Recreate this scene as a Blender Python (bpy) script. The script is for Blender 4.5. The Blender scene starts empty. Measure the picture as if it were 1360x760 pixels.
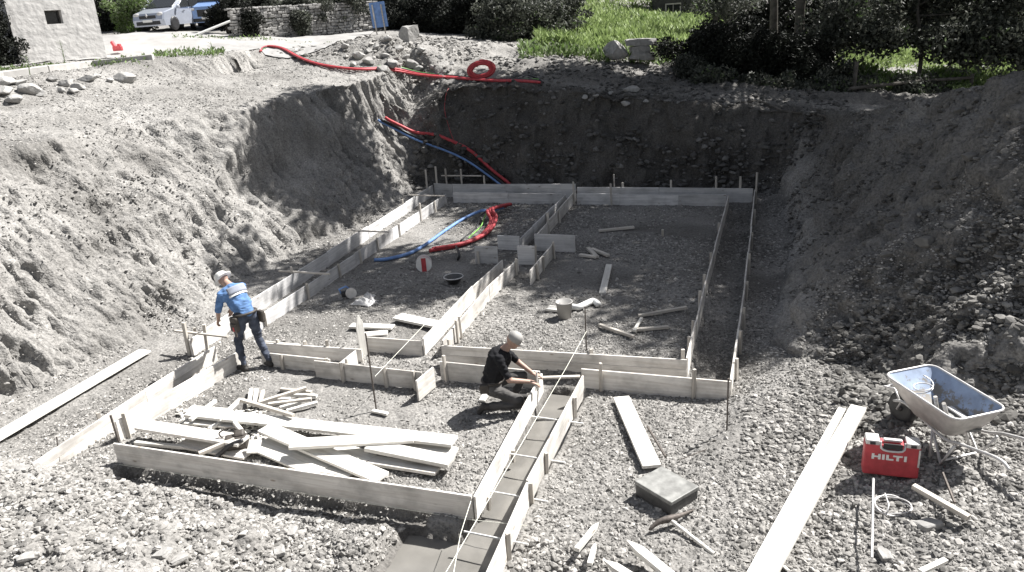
import bpy, bmesh, math, random
import numpy as np
from mathutils import Vector, Matrix
from mathutils.geometry import delaunay_2d_cdt
random.seed(7); rng = np.random.default_rng(11)
col = bpy.context.scene.collection
sc = bpy.context.scene

# ------------------------------------------------------------------ camera survey
# world: X = across the pit, Y = along the pit (away), Z up, metres; eye above the pit's near right corner
FPX, PITCH, YAW, ROLL, EYE = 1029.0, .34098, .33726, -.07008, 5.2
def cam_axes():
    cp, sp = math.cos(PITCH), math.sin(PITCH)
    f = Vector((0, cp, -sp)); r = Vector((1, 0, 0)); u = r.cross(f)
    Rz = Matrix.Rotation(YAW, 3, 'Z'); f, r, u = Rz @ f, Rz @ r, Rz @ u
    c, s = math.cos(ROLL), math.sin(ROLL)
    return f, c*r + s*u, -s*r + c*u
CF, CR, CU = cam_axes()
def P(px, py, z=0.):
    """real point at height z that was surveyed at photo position (px, py)"""
    d = CF + (px-680)/FPX*CR - (py-380)/FPX*CU
    t = (z-EYE)/d.z
    return Vector((0, 0, EYE)) + t*d
def PD(px, py, D):
    return Vector((0, 0, EYE)) + D*(CF + (px-680)/FPX*CR - (py-380)/FPX*CU)
RH = Vector((math.cos(YAW), math.sin(YAW), 0)); FH = Vector((-math.sin(YAW), math.cos(YAW), 0))

# ------------------------------------------------------------------ noise
def _h(ix, iy, iz, s):
    n = (ix.astype(np.int64)*374761393 + iy.astype(np.int64)*668265263 + iz.astype(np.int64)*2147483647 + s*974634777) & 0xffffffff
    n = ((n ^ (n >> 13))*1274126177) & 0xffffffff
    n = ((n ^ (n >> 15))*2246822519) & 0xffffffff
    return ((n ^ (n >> 16)) & 0xffffff)/float(0xffffff)*2-1
def vnoise(x, y, z, s=0):
    x, y, z = np.broadcast_arrays(np.asarray(x, float), np.asarray(y, float), np.asarray(z, float))
    ix, iy, iz = np.floor(x), np.floor(y), np.floor(z)
    fx, fy, fz = x-ix, y-iy, z-iz
    fx, fy, fz = [t*t*(3-2*t) for t in (fx, fy, fz)]
    r = 0
    for dx in (0, 1):
        for dy in (0, 1):
            for dz in (0, 1):
                w = (fx if dx else 1-fx)*(fy if dy else 1-fy)*(fz if dz else 1-fz)
                r = r + w*_h(ix+dx, iy+dy, iz+dz, s)
    return r
def fbm(x, y, z, oct=4, s=0, gain=.5):
    a, r = 1., 0
    for i in range(oct):
        r = r + a*vnoise(x*2**i, y*2**i, z*2**i, s+i*17); a *= gain
    return r

# ------------------------------------------------------------------ materials
def new_mat(name):
    m = bpy.data.materials.new(name); m.use_nodes = True
    nt = m.node_tree; b = nt.nodes['Principled BSDF']
    return m, nt, b
def N(nt, t, **kw):
    n = nt.nodes.new(t)
    for k, v in kw.items():
        if k in n.inputs: n.inputs[k].default_value = v
        else: setattr(n, k, v)
    return n
def ramp(nt, fac, stops):
    r = nt.nodes.new('ShaderNodeValToRGB'); e = r.color_ramp.elements
    while len(e) < len(stops): e.new(.5)
    for k, (p, c) in enumerate(stops):
        e[k].position = p; e[k].color = (*c, 1) if len(c) == 3 else c
    nt.links.new(fac, r.inputs[0]); return r.outputs[0]
def bumped(nt, b, h, strength=.4, dist=.02, normal=None):
    n = N(nt, 'ShaderNodeBump', Strength=strength, Distance=dist)
    nt.links.new(h, n.inputs['Height'])
    if normal: nt.links.new(normal, n.inputs['Normal'])
    nt.links.new(n.outputs[0], b.inputs['Normal']); return n.outputs[0]
def simple(name, c, rough=.6, metal=0., var=.15, scale=6., bump=.15, spec=.4, bd=.01):
    m, nt, b = new_mat(name)
    tc = N(nt, 'ShaderNodeTexCoord')
    no = N(nt, 'ShaderNodeTexNoise', Scale=scale, Detail=5.); nt.links.new(tc.outputs['Object'], no.inputs['Vector'])
    c = np.array(c)
    cc = ramp(nt, no.outputs['Fac'], [(.3, tuple(c*(1-var))), (.7, tuple(np.minimum(c*(1+var), .95)))])
    nt.links.new(cc, b.inputs['Base Color'])
    b.inputs['Roughness'].default_value = rough; b.inputs['Metallic'].default_value = metal
    b.inputs['Specular IOR Level'].default_value = spec
    if bump: bumped(nt, b, no.outputs['Fac'], bump, bd)
    return m
def earth(name, lo, hi, scale=1., pebble=True):
    m, nt, b = new_mat(name)
    tc = N(nt, 'ShaderNodeTexCoord'); V = tc.outputs['Object']
    n1 = N(nt, 'ShaderNodeTexNoise', Scale=.5*scale, Detail=6., Roughness=.65); nt.links.new(V, n1.inputs['Vector'])
    n2 = N(nt, 'ShaderNodeTexNoise', Scale=22*scale, Detail=6., Roughness=.75); nt.links.new(V, n2.inputs['Vector'])
    c1 = ramp(nt, n1.outputs['Fac'], [(.32, lo), (.66, hi)])
    c2 = ramp(nt, n2.outputs['Fac'], [(.34, (.5,)*3), (.5, (.95,)*3), (.66, (1.32,)*3)])
    mx = N(nt, 'ShaderNodeMix', data_type='RGBA', blend_type='MULTIPLY'); mx.inputs[0].default_value = 1.
    nt.links.new(c1, mx.inputs[6]); nt.links.new(c2, mx.inputs[7])
    at = N(nt, 'ShaderNodeAttribute', attribute_name='damp_shade')  # mask darkens the soil for dampness and for painted shade
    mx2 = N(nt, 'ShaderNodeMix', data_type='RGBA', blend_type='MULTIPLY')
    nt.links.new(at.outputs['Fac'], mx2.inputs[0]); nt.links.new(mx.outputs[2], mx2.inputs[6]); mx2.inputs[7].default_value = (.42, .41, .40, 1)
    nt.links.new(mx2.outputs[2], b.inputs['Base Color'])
    b.inputs['Roughness'].default_value = .95; b.inputs['Specular IOR Level'].default_value = .15
    vo = N(nt, 'ShaderNodeTexVoronoi', Scale=26*scale); nt.links.new(V, vo.inputs['Vector'])
    vo2 = N(nt, 'ShaderNodeTexVoronoi', Scale=9*scale); nt.links.new(V, vo2.inputs['Vector'])
    b1 = bumped(nt, b, vo2.outputs['Distance'], .55, -.03)
    b2 = bumped(nt, b, vo.outputs['Distance'], .7, -.015, b1)
    bumped(nt, b, n2.outputs['Fac'], .5, .02, b2)
    return m
def stone_mat(name, lo, hi):
    m, nt, b = new_mat(name)
    g = N(nt, 'ShaderNodeNewGeometry')
    tc = N(nt, 'ShaderNodeTexCoord')
    no = N(nt, 'ShaderNodeTexNoise', Scale=9., Detail=5.); nt.links.new(tc.outputs['Object'], no.inputs['Vector'])
    c1 = ramp(nt, g.outputs['Random Per Island'], [(0, lo), (.8, hi), (1., tuple(min(.8, c*1.35) for c in hi))])
    c2 = ramp(nt, no.outputs['Fac'], [(.3, (.75,)*3), (.7, (1.15,)*3)])
    mx = N(nt, 'ShaderNodeMix', data_type='RGBA', blend_type='MULTIPLY'); mx.inputs[0].default_value = 1.
    nt.links.new(c1, mx.inputs[6]); nt.links.new(c2, mx.inputs[7]); nt.links.new(mx.outputs[2], b.inputs['Base Color'])
    b.inputs['Roughness'].default_value = .9; b.inputs['Specular IOR Level'].default_value = .2
    bumped(nt, b, no.outputs['Fac'], .5, .03)
    return m
def wood_mat(name, lo, hi, dirt=.35, grain=1.):
    m, nt, b = new_mat(name)
    tc = N(nt, 'ShaderNodeTexCoord'); oi = N(nt, 'ShaderNodeObjectInfo')
    ad = N(nt, 'ShaderNodeVectorMath', operation='MULTIPLY_ADD')
    nt.links.new(oi.outputs['Random'], ad.inputs[0]); ad.inputs[1].default_value = (37, 53, 71)
    nt.links.new(tc.outputs['Object'], ad.inputs[2])
    mp = N(nt, 'ShaderNodeMapping'); mp.inputs['Scale'].default_value = (1.2*grain, 26, 26)
    nt.links.new(ad.outputs[0], mp.inputs['Vector'])
    g = N(nt, 'ShaderNodeTexNoise', Scale=1., Detail=5., Distortion=.6); nt.links.new(mp.outputs[0], g.inputs['Vector'])
    mp2 = N(nt, 'ShaderNodeMapping'); mp2.inputs['Scale'].default_value = (2.2, 5, 3)
    nt.links.new(ad.outputs[0], mp2.inputs['Vector'])
    d = N(nt, 'ShaderNodeTexNoise', Scale=1., Detail=4., Roughness=.6); nt.links.new(mp2.outputs[0], d.inputs['Vector'])
    kn = N(nt, 'ShaderNodeTexVoronoi', Scale=1.); mp3 = N(nt, 'ShaderNodeMapping'); mp3.inputs['Scale'].default_value = (2.2, 6, 6)
    nt.links.new(ad.outputs[0], mp3.inputs['Vector']); nt.links.new(mp3.outputs[0], kn.inputs['Vector'])
    c1 = ramp(nt, g.outputs['Fac'], [(.3, lo), (.62, hi)])
    c2 = ramp(nt, d.outputs['Fac'], [(.30, (1-dirt,)*3), (.56, (1, 1, 1))])
    c3 = ramp(nt, kn.outputs['Distance'], [(.05, (.55, .5, .45)), (.11, (1, 1, 1))])
    v = ramp(nt, oi.outputs['Random'], [(0, (.80,)*3), (1, (1.08,)*3)])
    o = c1
    for c in (c2, c3, v):
        mx = N(nt, 'ShaderNodeMix', data_type='RGBA', blend_type='MULTIPLY'); mx.inputs[0].default_value = 1.
        nt.links.new(o, mx.inputs[6]); nt.links.new(c, mx.inputs[7]); o = mx.outputs[2]
    nt.links.new(o, b.inputs['Base Color'])
    b.inputs['Roughness'].default_value = .75; b.inputs['Specular IOR Level'].default_value = .25
    bumped(nt, b, g.outputs['Fac'], .35, .004)
    return m
def leaf_mat(name, stops, trans=.35):
    m, nt, b = new_mat(name)
    g = N(nt, 'ShaderNodeNewGeometry')
    tc = N(nt, 'ShaderNodeTexCoord')
    no = N(nt, 'ShaderNodeTexNoise', Scale=.9, Detail=3.); nt.links.new(tc.outputs['Object'], no.inputs['Vector'])
    ad = N(nt, 'ShaderNodeMath', operation='MULTIPLY_ADD'); nt.links.new(g.outputs['Random Per Island'], ad.inputs[0]); ad.inputs[1].default_value = .6
    sb = N(nt, 'ShaderNodeMath', operation='MULTIPLY_ADD'); nt.links.new(no.outputs['Fac'], sb.inputs[0]); sb.inputs[1].default_value = 1.2; sb.inputs[2].default_value = -.4
    nt.links.new(sb.outputs[0], ad.inputs[2])
    c = ramp(nt, ad.outputs[0], stops)
    nt.links.new(c, b.inputs['Base Color']); b.inputs['Roughness'].default_value = .6; b.inputs['Specular IOR Level'].default_value = .12 if trans < .2 else .3
    tr = N(nt, 'ShaderNodeBsdfTranslucent'); nt.links.new(c, tr.inputs['Color'])
    ms = N(nt, 'ShaderNodeMixShader'); ms.inputs[0].default_value = trans
    nt.links.new(b.outputs[0], ms.inputs[1]); nt.links.new(tr.outputs[0], ms.inputs[2])
    nt.links.new(ms.outputs[0], nt.nodes['Material Output'].inputs['Surface'])
    return m
M = {}
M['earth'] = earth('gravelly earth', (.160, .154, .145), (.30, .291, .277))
M['stone'] = stone_mat('grey stone', (.12, .116, .109), (.335, .323, .305))
M['bigstone'] = stone_mat('pale rock', (.22, .215, .206), (.36, .352, .338))
M['damp_shade_stone'] = stone_mat('dark damp stone', (.055, .053, .05), (.15, .146, .14))  # grey stone darkened for damp and for the far wall's shade
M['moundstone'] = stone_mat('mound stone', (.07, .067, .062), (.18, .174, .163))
M['mud'] = simple('wet smooth mud', (.17, .163, .15), .22, 0, .16, 2.5, .15, .4)
M['road'] = simple('old asphalt', (.29, .284, .275), .9, 0, .12, 1.2, .2, .2)
M['concrete'] = simple('concrete', (.38, .37, .355), .85, 0, .15, 4, .3, .2)
M['ply'] = wood_mat('shuttering board', (.58, .545, .50), (.74, .715, .675), .4)
M['greyply'] = wood_mat('used grey shuttering board', (.50, .495, .495), (.68, .67, .66), .3)
M['newwood'] = wood_mat('fresh sawn spruce', (.58, .555, .51), (.76, .745, .70), .16)
M['batten'] = wood_mat('weathered batten', (.42, .39, .35), (.62, .58, .52), .2)
M['steel'] = simple('rusty steel', (.12, .105, .095), .7, .5, .3, 30, .2)
M['darksteel'] = simple('dark tube steel', (.10, .10, .10), .5, .6, .2, 20, .1)
M['lidgrey'] = simple('scratched dusty lid', (.22, .22, .21), .6, .1, .35, 9, .2)
M['zinc'] = simple('worn galvanised steel', (.55, .54, .53), .45, .3, .15, 12, .1)
M['red'] = simple('red plastic', (.44, .055, .065), .55, 0, .22, 9, .1)
M['blue'] = simple('blue plastic pipe', (.14, .25, .50), .5, 0, .22, 7, .05)
M['black'] = simple('black plastic', (.025, .025, .027), .45, 0, .2, 8, .1)
M['green'] = simple('green cable', (.18, .42, .08), .5, 0, .1, 8, .05)
M['white'] = simple('white plastic', (.72, .72, .70), .5, 0, .06, 8, .05)
M['cord'] = simple('pale string', (.75, .75, .66), .8, 0, .05, 8, 0)
M['plaster'] = simple('rough white render', (.60, .585, .565), .9, 0, .10, 4, 1., .15, .035)
M['glass'] = simple('dark window glass', (.02, .022, .024), .12, 0, .1, 3, 0, .5)
M['tarnish'] = simple('dark weathered boards', (.06, .058, .055), .85, 0, .3, 4, .3)
M['rooftile'] = simple('grey roof tile', (.13, .12, .115), .85, 0, .2, 9, .4)
M['bark'] = simple('tree bark', (.10, .092, .082), .95, 0, .35, 7, .8, .1)
M['belt'] = simple('dark leather', (.06, .052, .045), .6, 0, .3, 9, .2)
M['greyleaf'] = leaf_mat('dull foliage', [(.15, (.025, .028, .023)), (.55, (.065, .072, .056)), (.80, (.17, .175, .145)), (.97, (.12, .20, .05))], .25)
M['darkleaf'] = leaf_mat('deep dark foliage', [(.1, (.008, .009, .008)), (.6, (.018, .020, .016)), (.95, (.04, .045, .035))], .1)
M['brightleaf'] = leaf_mat('fresh green foliage', [(.1, (.10, .14, .05)), (.5, (.25, .33, .12)), (.9, (.36, .44, .20))], .3)
M['weed'] = leaf_mat('weeds', [(.1, (.06, .09, .03)), (.45, (.12, .19, .05)), (.7, (.20, .22, .15)), (.95, (.22, .36, .08))], .35)

# ------------------------------------------------------------------ object helpers
def tag(o, label=None, cat=None, group=None, kind=None):
    if label: o['label'] = label
    if cat: o['category'] = cat
    if group: o['group'] = group
    if kind: o['kind'] = kind
    return o
def empty(name, loc=(0, 0, 0), rz=0.):
    o = bpy.data.objects.new(name, None); col.objects.link(o); o.location = loc; o.rotation_euler = (0, 0, rz)
    o.empty_display_size = .2
    return o
def link(name, me, mat=None, parent=None, loc=None, rot=None):
    o = bpy.data.objects.new(name, me); col.objects.link(o)
    if mat is not None and not me.materials:
        for m in (mat if isinstance(mat, (list, tuple)) else [mat]): me.materials.append(m)
    if parent is not None: o.parent = parent
    if loc is not None: o.location = loc
    if rot is not None: o.rotation_euler = rot
    return o
def np_mesh(name, verts, faces, smooth=False):
    """verts (n,3), faces (m,k) arrays"""
    me = bpy.data.meshes.new(name)
    verts = np.asarray(verts, np.float32); faces = np.asarray(faces, np.int32)
    m, k = faces.shape
    me.vertices.add(len(verts)); me.vertices.foreach_set('co', verts.ravel())
    me.loops.add(m*k); me.loops.foreach_set('vertex_index', faces.ravel())
    me.polygons.add(m); me.polygons.foreach_set('loop_start', np.arange(0, m*k, k, dtype=np.int32))
    me.polygons.foreach_set('use_smooth', np.full(m, smooth, bool))
    me.update(calc_edges=True); return me
class MB:
    def __init__(s): s.b = bmesh.new()
    def box(s, c, d, rot=None, bev=0., seg=2, taper=None):
        """centre, dimensions"""
        r = bmesh.ops.create_cube(s.b, size=1.); vs = r['verts']
        for v in vs:
            v.co = Vector((v.co.x*d[0], v.co.y*d[1], v.co.z*d[2]))
            if taper and v.co.z > 0: v.co.x *= taper[0]; v.co.y *= taper[1]
        if bev:
            es = list({e for v in vs for e in v.link_edges})
            r2 = bmesh.ops.bevel(s.b, geom=es, offset=bev, segments=seg, affect='EDGES', profile=.5)
            vs = list({v for f in r2['faces'] for v in f.verts} | {v for v in vs if v.is_valid})
        mt = Matrix.Translation(c) @ (rot.to_4x4() if rot is not None else Matrix())
        for v in vs: v.co = mt @ v.co
        return s
    def tube(s, pts, r, seg=8, caps=True, closed=False):
        pts = [Vector(p) for p in pts]; n = len(pts)
        rs = r if isinstance(r, (list, tuple)) else [r]*n
        rings = []; prev = None
        for i, p in enumerate(pts):
            if closed: t = pts[(i+1) % n]-pts[i-1]
            else: t = pts[min(i+1, n-1)]-pts[max(i-1, 0)]
            if t.length < 1e-9: t = Vector((0, 0, 1))
            t.normalize()
            if prev is None:
                a = Vector((0, 0, 1)) if abs(t.z) < .9 else Vector((1, 0, 0))
                u = t.cross(a).normalized()
            else: u = (prev-t*prev.dot(t)).normalized()
            prev = u; w = t.cross(u)
            rings.append([s.b.verts.new(p+rs[i]*(math.cos(k*2*math.pi/seg)*u+math.sin(k*2*math.pi/seg)*w)) for k in range(seg)])
        for i in range(n if closed else n-1):
            A, B = rings[i], rings[(i+1) % n]
            for k in range(seg): s.b.faces.new((A[k], A[(k+1) % seg], B[(k+1) % seg], B[k]))
        if caps and not closed:
            s.b.faces.new(rings[0][::-1]); s.b.faces.new(rings[-1])
        return s
    def ball(s, c, r, sub=2, jit=0.):
        q = bmesh.ops.create_icosphere(s.b, subdivisions=sub, radius=1.)
        r = Vector(r) if hasattr(r, '__len__') else Vector((r, r, r))
        for v in q['verts']:
            k = 1+random.uniform(-jit, jit)
            v.co = Vector((v.co.x*r.x*k, v.co.y*r.y*k, v.co.z*r.z*k))+Vector(c)
        return s
    def lathe(s, prof, c=(0, 0, 0), seg=20, axis='Z'):
        rings = []
        for (r, z) in prof:
            ring = []
            for k in range(seg):
                a = k*2*math.pi/seg
                p = Vector((r*math.cos(a), r*math.sin(a), z))
                if axis == 'Y': p = Vector((p.x, p.z, p.y))
                if axis == 'X': p = Vector((p.z, p.x, p.y))
                ring.append(s.b.verts.new(p+Vector(c)))
            rings.append(ring)
        for A, B in zip(rings, rings[1:]):
            for k in range(seg): s.b.faces.new((A[k], A[(k+1) % seg], B[(k+1) % seg], B[k]))
        if prof[0][0] > 1e-6: s.b.faces.new(rings[0][::-1])
        if prof[-1][0] > 1e-6: s.b.faces.new(rings[-1])
        return s
    def prism(s, poly, depth, mt=None):
        """polygon in XZ, extruded along Y by +-depth/2"""
        A = [s.b.verts.new((x, -depth/2, z)) for x, z in poly]; B = [s.b.verts.new((x, depth/2, z)) for x, z in poly]
        s.b.faces.new(A); s.b.faces.new(B[::-1]); n = len(poly)
        for k in range(n): s.b.faces.new((A[k], B[k], B[(k+1) % n], A[(k+1) % n]))
        if mt is not None:
            for v in A+B: v.co = mt @ v.co
        return s
    def build(s, name, mat, parent=None, loc=None, rot=None, smooth=False):
        bmesh.ops.remove_doubles(s.b, verts=s.b.verts[:], dist=1e-6)
        bmesh.ops.recalc_face_normals(s.b, faces=s.b.faces[:])
        me = bpy.data.meshes.new(name); s.b.to_mesh(me); s.b.free()
        if smooth:
            me.polygons.foreach_set('use_smooth', [True]*len(me.polygons))
        return link(name, me, mat, parent, loc, rot)
def copy_tree(o, parent=None):
    c = o.copy(); col.objects.link(c)
    if parent is not None: c.parent = parent
    for ch in list(o.children): copy_tree(ch, c)
    return c
def catmull(pts, n=8):
    pts = [Vector(p) for p in pts]; out = []
    for i in range(len(pts)-1):
        p0, p1, p2, p3 = pts[max(i-1, 0)], pts[i], pts[i+1], pts[min(i+2, len(pts)-1)]
        for k in range(n):
            t = k/n
            out.append(.5*((2*p1)+(-p0+p2)*t+(2*p0-5*p1+4*p2-p3)*t*t+(-p0+3*p1-3*p2+p3)*t**3))
    out.append(pts[-1]); return out

# ------------------------------------------------------------------ terrain (TIN of survey lines -> fine sheet)
LINES = []
def L(*pts): LINES.append([Vector(p) for p in pts])
# left bank: toe, mid, crest, shoulder
ys = [-8, 2, 5, 8, 11, 14, 17, 20, 22.4]
L(*[(-10.55+.25*math.sin(y*1.3), y, .12 if y > 6 else .5) for y in ys])
L(*[(-11.9+.2*math.sin(y*.9+1), y, 1.75) for y in ys])
L(*[(-13.5+.25*math.sin(y*.7+2)+(.8 if y > 15 else 0), y, 3.35) for y in ys[:-1]], (-12.2, 22.6, 3.45))
L(*[(-16.5, y, 3.95) for y in ys])
L((-40, -8, 4.6), (-26, 8, 4.45), (-21, 13, 4.45))
L(P(0, 108, 4.4), P(140, 90, 4.45), P(205, 80, 4.5), P(300, 72, 4.5), P(350, 66, 4.45), P(430, 60, 4.45))
L(P(28, 86, 4.55), P(143, 76, 4.55))
L(PD(150, 47, 34), PD(230, 48, 34), PD(300, 60, 31), PD(400, 50, 36), PD(500, 43, 37))
L(PD(160, 30, 45), PD(300, 28, 45), PD(500, 25, 50))
L(PD(-50, 70, 34), PD(60, 60, 34))
# back wall
L((-10.6, 22.4, .1), (-9.9, 22.7, .05), (-7.3, 22.6, 0), (-3.7, 22.6, 0), (-.5, 22.5, 0), (.2, 22.2, .1))
L((-11.3, 23.3, 2.2), (-10.2, 23.9, 3.05), (-8, 23.8, 3.05), (-6.2, 23.7, 2.8), (-2.6, 23.5, 2.4), (.6, 23.5, 2.05))
L(P(480, 78, 3.82), P(560, 60, 4.2), P(640, 62, 3.95), P(700, 72, 3.6), P(800, 80, 3.2), P(880, 88, 2.9), P(960, 105, 2.5))
L((-17, 40, 4.6), (-12, 38, 4.1), (-6, 36, 3.4), (0, 36, 2.6), (6, 34, 1.9), (12, 30, 1.7))
L((-20, 60, 6), (-8, 60, 4.2), (4, 60, 2.5), (18, 55, 1.5), (30, 40, 1.2))
# right mound
L((.2, 22.2, .1), (.25, 19, .02), (.25, 15, .06), (.32, 11.5, .15), (.5, 9.9, .3), (1.2, 9.4, .46), (2.2, 9.15, .62), (3.4, 8.9, .85), (5.2, 8.4, 1.1), (8, 7.5, 1.5))
L((.6, 23.5, 2.05), (1.9, 20.5, 2.35), (2.6, 18, 2.9), (3.3, 15, 3.6), (3.75, 13, 3.98), (4.4, 11.6, 4.2), (6, 10.9, 4.4), (9, 10.4, 4.4))
L((3, 23.5, 1.9), (4.5, 20, 2.4), (6, 16, 3.2), (8, 14, 3.7))
L((9, 24, 1.5), (12, 18, 1.8), (16, 14, 2.1), (20, 5, 2.3))
# pit floor
L((-9.5, 7, .02), (-9.5, 21.8, .02)); L((-.1, 11, .02), (-.1, 21.8, 0)); L((-5, 10, 0), (-5, 22, 0)); L((-3.5, 7.2, 0), (-8, 7.2, .0))
L((-1, 7.2, .06), (.5, 8, .18)); L((-1.2, 5.4, .05), (.8, 6, .25), (2.6, 6.6, .48), (2.4, 8, .5))
# foreground heap
L((-9.8, 6.0, .15), (-7.9, 6.25, .03), (-6, 6.2, 0), (-4.4, 6.0, 0), (-4.3, 5.3, .02), (-4.0, 4.6, .06), (-3, 4.3, .1), (-2.2, 4.2, .2))
L((-9.8, 5, .55), (-7.4, 5.1, .52), (-5.8, 5.0, .45), (-5.0, 4.2, .6), (-4.0, 3.6, .7), (-3, 3.1, 1.0), (-1, 2.8, 1.3), (1, 3.6, 1.0), (3, 4.4, 1.2), (5, 5, 2))
L((-9, 1, 1.8), (-4, 0, 2.8), (0, .6, 3.2), (0, -2, 3.5), (4, 0, 3.3), (8, 2, 3.2))
L((-400, -300, 6), (-400, 500, 60), (0, 500, 60), (400, 500, 60), (400, -300, 6), (-400, -300, 6))
L((-60, 10, 6), (-50, 60, 9), (-20, 110, 14), (30, 110, 12), (70, 60, 6), (60, 0, 3), (30, -40, 3), (-30, -40, 4), (-60, 10, 6))
pts2, zs, edges = [], [], []
key = {}
for ln in LINES:
    ids = []
    for p in ln:
        k = (round(p.x, 2), round(p.y, 2))
        if k not in key: key[k] = len(pts2); pts2.append(Vector(p.xy)); zs.append(p.z)
        ids.append(key[k])
    edges += list(zip(ids, ids[1:]))
ov, oe, of, o1, o2, o3 = delaunay_2d_cdt(pts2, edges, [], 0, 1e-4)
ozs = []
for i, v in enumerate(ov):
    src = o1[i]
    if src: ozs.append(zs[src[0]])
    else:   # intersection of two survey lines: nearest two points
        d = sorted(((v-q).length, z) for q, z in zip(pts2, zs))[:2]
        ozs.append(d[0][1]*.5+d[1][1]*.5)
TV = np.array([[v.x, v.y] for v in ov]); TZ = np.array(ozs)
def tin(X, Y):
    Z = np.zeros_like(X); done = np.zeros(X.shape, bool)
    for f in of:
        a, b, c = TV[f[0]], TV[f[1]], TV[f[2]]
        lo = np.minimum(np.minimum(a, b), c); hi = np.maximum(np.maximum(a, b), c)
        m = (X >= lo[0]) & (X <= hi[0]) & (Y >= lo[1]) & (Y <= hi[1])
        if not m.any(): continue
        x, y = X[m], Y[m]
        det = (b[1]-c[1])*(a[0]-c[0])+(c[0]-b[0])*(a[1]-c[1])
        if abs(det) < 1e-9: continue
        l1 = ((b[1]-c[1])*(x-c[0])+(c[0]-b[0])*(y-c[1]))/det
        l2 = ((c[1]-a[1])*(x-c[0])+(a[0]-c[0])*(y-c[1]))/det
        l3 = 1-l1-l2
        ok = (l1 > -1e-6) & (l2 > -1e-6) & (l3 > -1e-6)
        z = l1*TZ[f[0]]+l2*TZ[f[1]]+l3*TZ[f[2]]
        idx = np.nonzero(m); sel = tuple(i[ok] for i in idx)
        Z[sel] = z[ok]; done[sel] = True
    return Z
def axis(spans):
    out = [spans[0][0]]
    for a, b, s in spans:
        n = max(1, int(round((b-a)/s))); out += list(np.linspace(a, b, n+1)[1:])
    return np.array(out)
gx = axis([(-400, -60, 20), (-60, -30, 1.5), (-30, -16, .22), (-16, -10.2, .05), (-10.2, 4.4, .04), (4.4, 9, .12), (9, 30, .6), (30, 80, 3), (80, 400, 20)])
gy = axis([(-300, -20, 20), (-20, 2, .6), (2, 12, .04), (12, 22.2, .06), (22.2, 24.3, .035), (24.3, 30, .12), (30, 50, .3), (50, 110, 2), (110, 500, 20)])
GX, GY = np.meshgrid(gx, gy)
# domain warp so survey lines are not ruler straight
wx = .22*fbm(GX*.45, GY*.45, 0, 3, 5)+.07*fbm(GX*2.1, GY*2.1, 0, 3, 8)
wy = .22*fbm(GX*.45, GY*.45, 9, 3, 6)+.07*fbm(GX*2.1, GY*2.1, 4, 3, 9)
def sstep(a, b, x):
    t = np.clip((x-a)/(b-a), 0, 1); return t*t*(3-2*t)
calm = 1-.7*(1-sstep(7, 9, GY))*sstep(-10, -9, GX)
GZ = tin(GX+wx*calm, GY+wy*calm)
mouth = sstep(-5.0, -4.5, GX)*(1-sstep(-2.3, -1.9, GX))*sstep(4.35, 4.8, GY)*(1-sstep(6.5, 6.9, GY))
GZ = GZ*(1-mouth)
hp = PD(515, 70, 27.5)
GZ = GZ+.62*np.exp(-(((GX-hp.x)*.94+(GY-hp.y)*.33)/1.9)**2-(((GY-hp.y)*.94-(GX-hp.x)*.33)/1.1)**2)
def sstep(a, b, x):
    t = np.clip((x-a)/(b-a), 0, 1); return t*t*(3-2*t)
def inrect(x0, x1, y0, y1, e=.045):
    wv = .03*fbm(GX*3, GY*3, 2, 3, 31)
    return sstep(x0-e, x0, GX+wv)*(1-sstep(x1, x1+e, GX+wv))*sstep(y0-e, y0, GY+wv)*(1-sstep(y1, y1+e, GY+wv))
trench = np.maximum.reduce([inrect(-2.98, -2.44, 4.9, 9.9), inrect(-3.75, -2.4, 4.7, 6.35)*sstep(-4.0, -3.45, GX+.12*fbm(GX*2, GY*2, 3, 3, 33))])
ditch = inrect(-7.7, -3.5, 6.28, 6.53, .1)
shallow = np.maximum.reduce([inrect(-4.8, -.5, 9.8, 10.2), inrect(-.98, -.46, 10.3, 20.8), inrect(-5.4, -3.9, 6.2, 6.5)])
inpit = sstep(-10.6, -10.2, GX)*(1-sstep(.2, .6, GX))*sstep(5.8, 6.6, GY)*(1-sstep(22.1, 22.5, GY))
gzx = np.gradient(GZ, axis=1)/np.gradient(GX, axis=1); gzy = np.gradient(GZ, axis=0)/np.gradient(GY, axis=0)
slope = np.sqrt(gzx**2+gzy**2)
steep = sstep(.45, 1.1, slope)
near = 1-sstep(30, 60, np.hypot(GX, GY))
rough = fbm(GX*1.1, GY*1.1, GZ*1.1, 4, 2)
clod = fbm(GX*5, GY*5, GZ*5, 4, 3, .6)
heapm = sstep(.0, .35, (6.3-GY))*(1-sstep(-1.5, -.5, GX))        # rubble heap in the foreground
heapm = heapm*(1-mouth)
heapm = np.maximum(heapm, sstep(24.3, 25.2, GY)*(1-sstep(30, 34, GY))*sstep(-15, -13, GX)*.8)
mound = sstep(.5, 1.3, GX)*sstep(9, 10, GY)*(1-sstep(23, 24, GY))
leftb = 1-sstep(-10.9, -10.2, GX)
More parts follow.
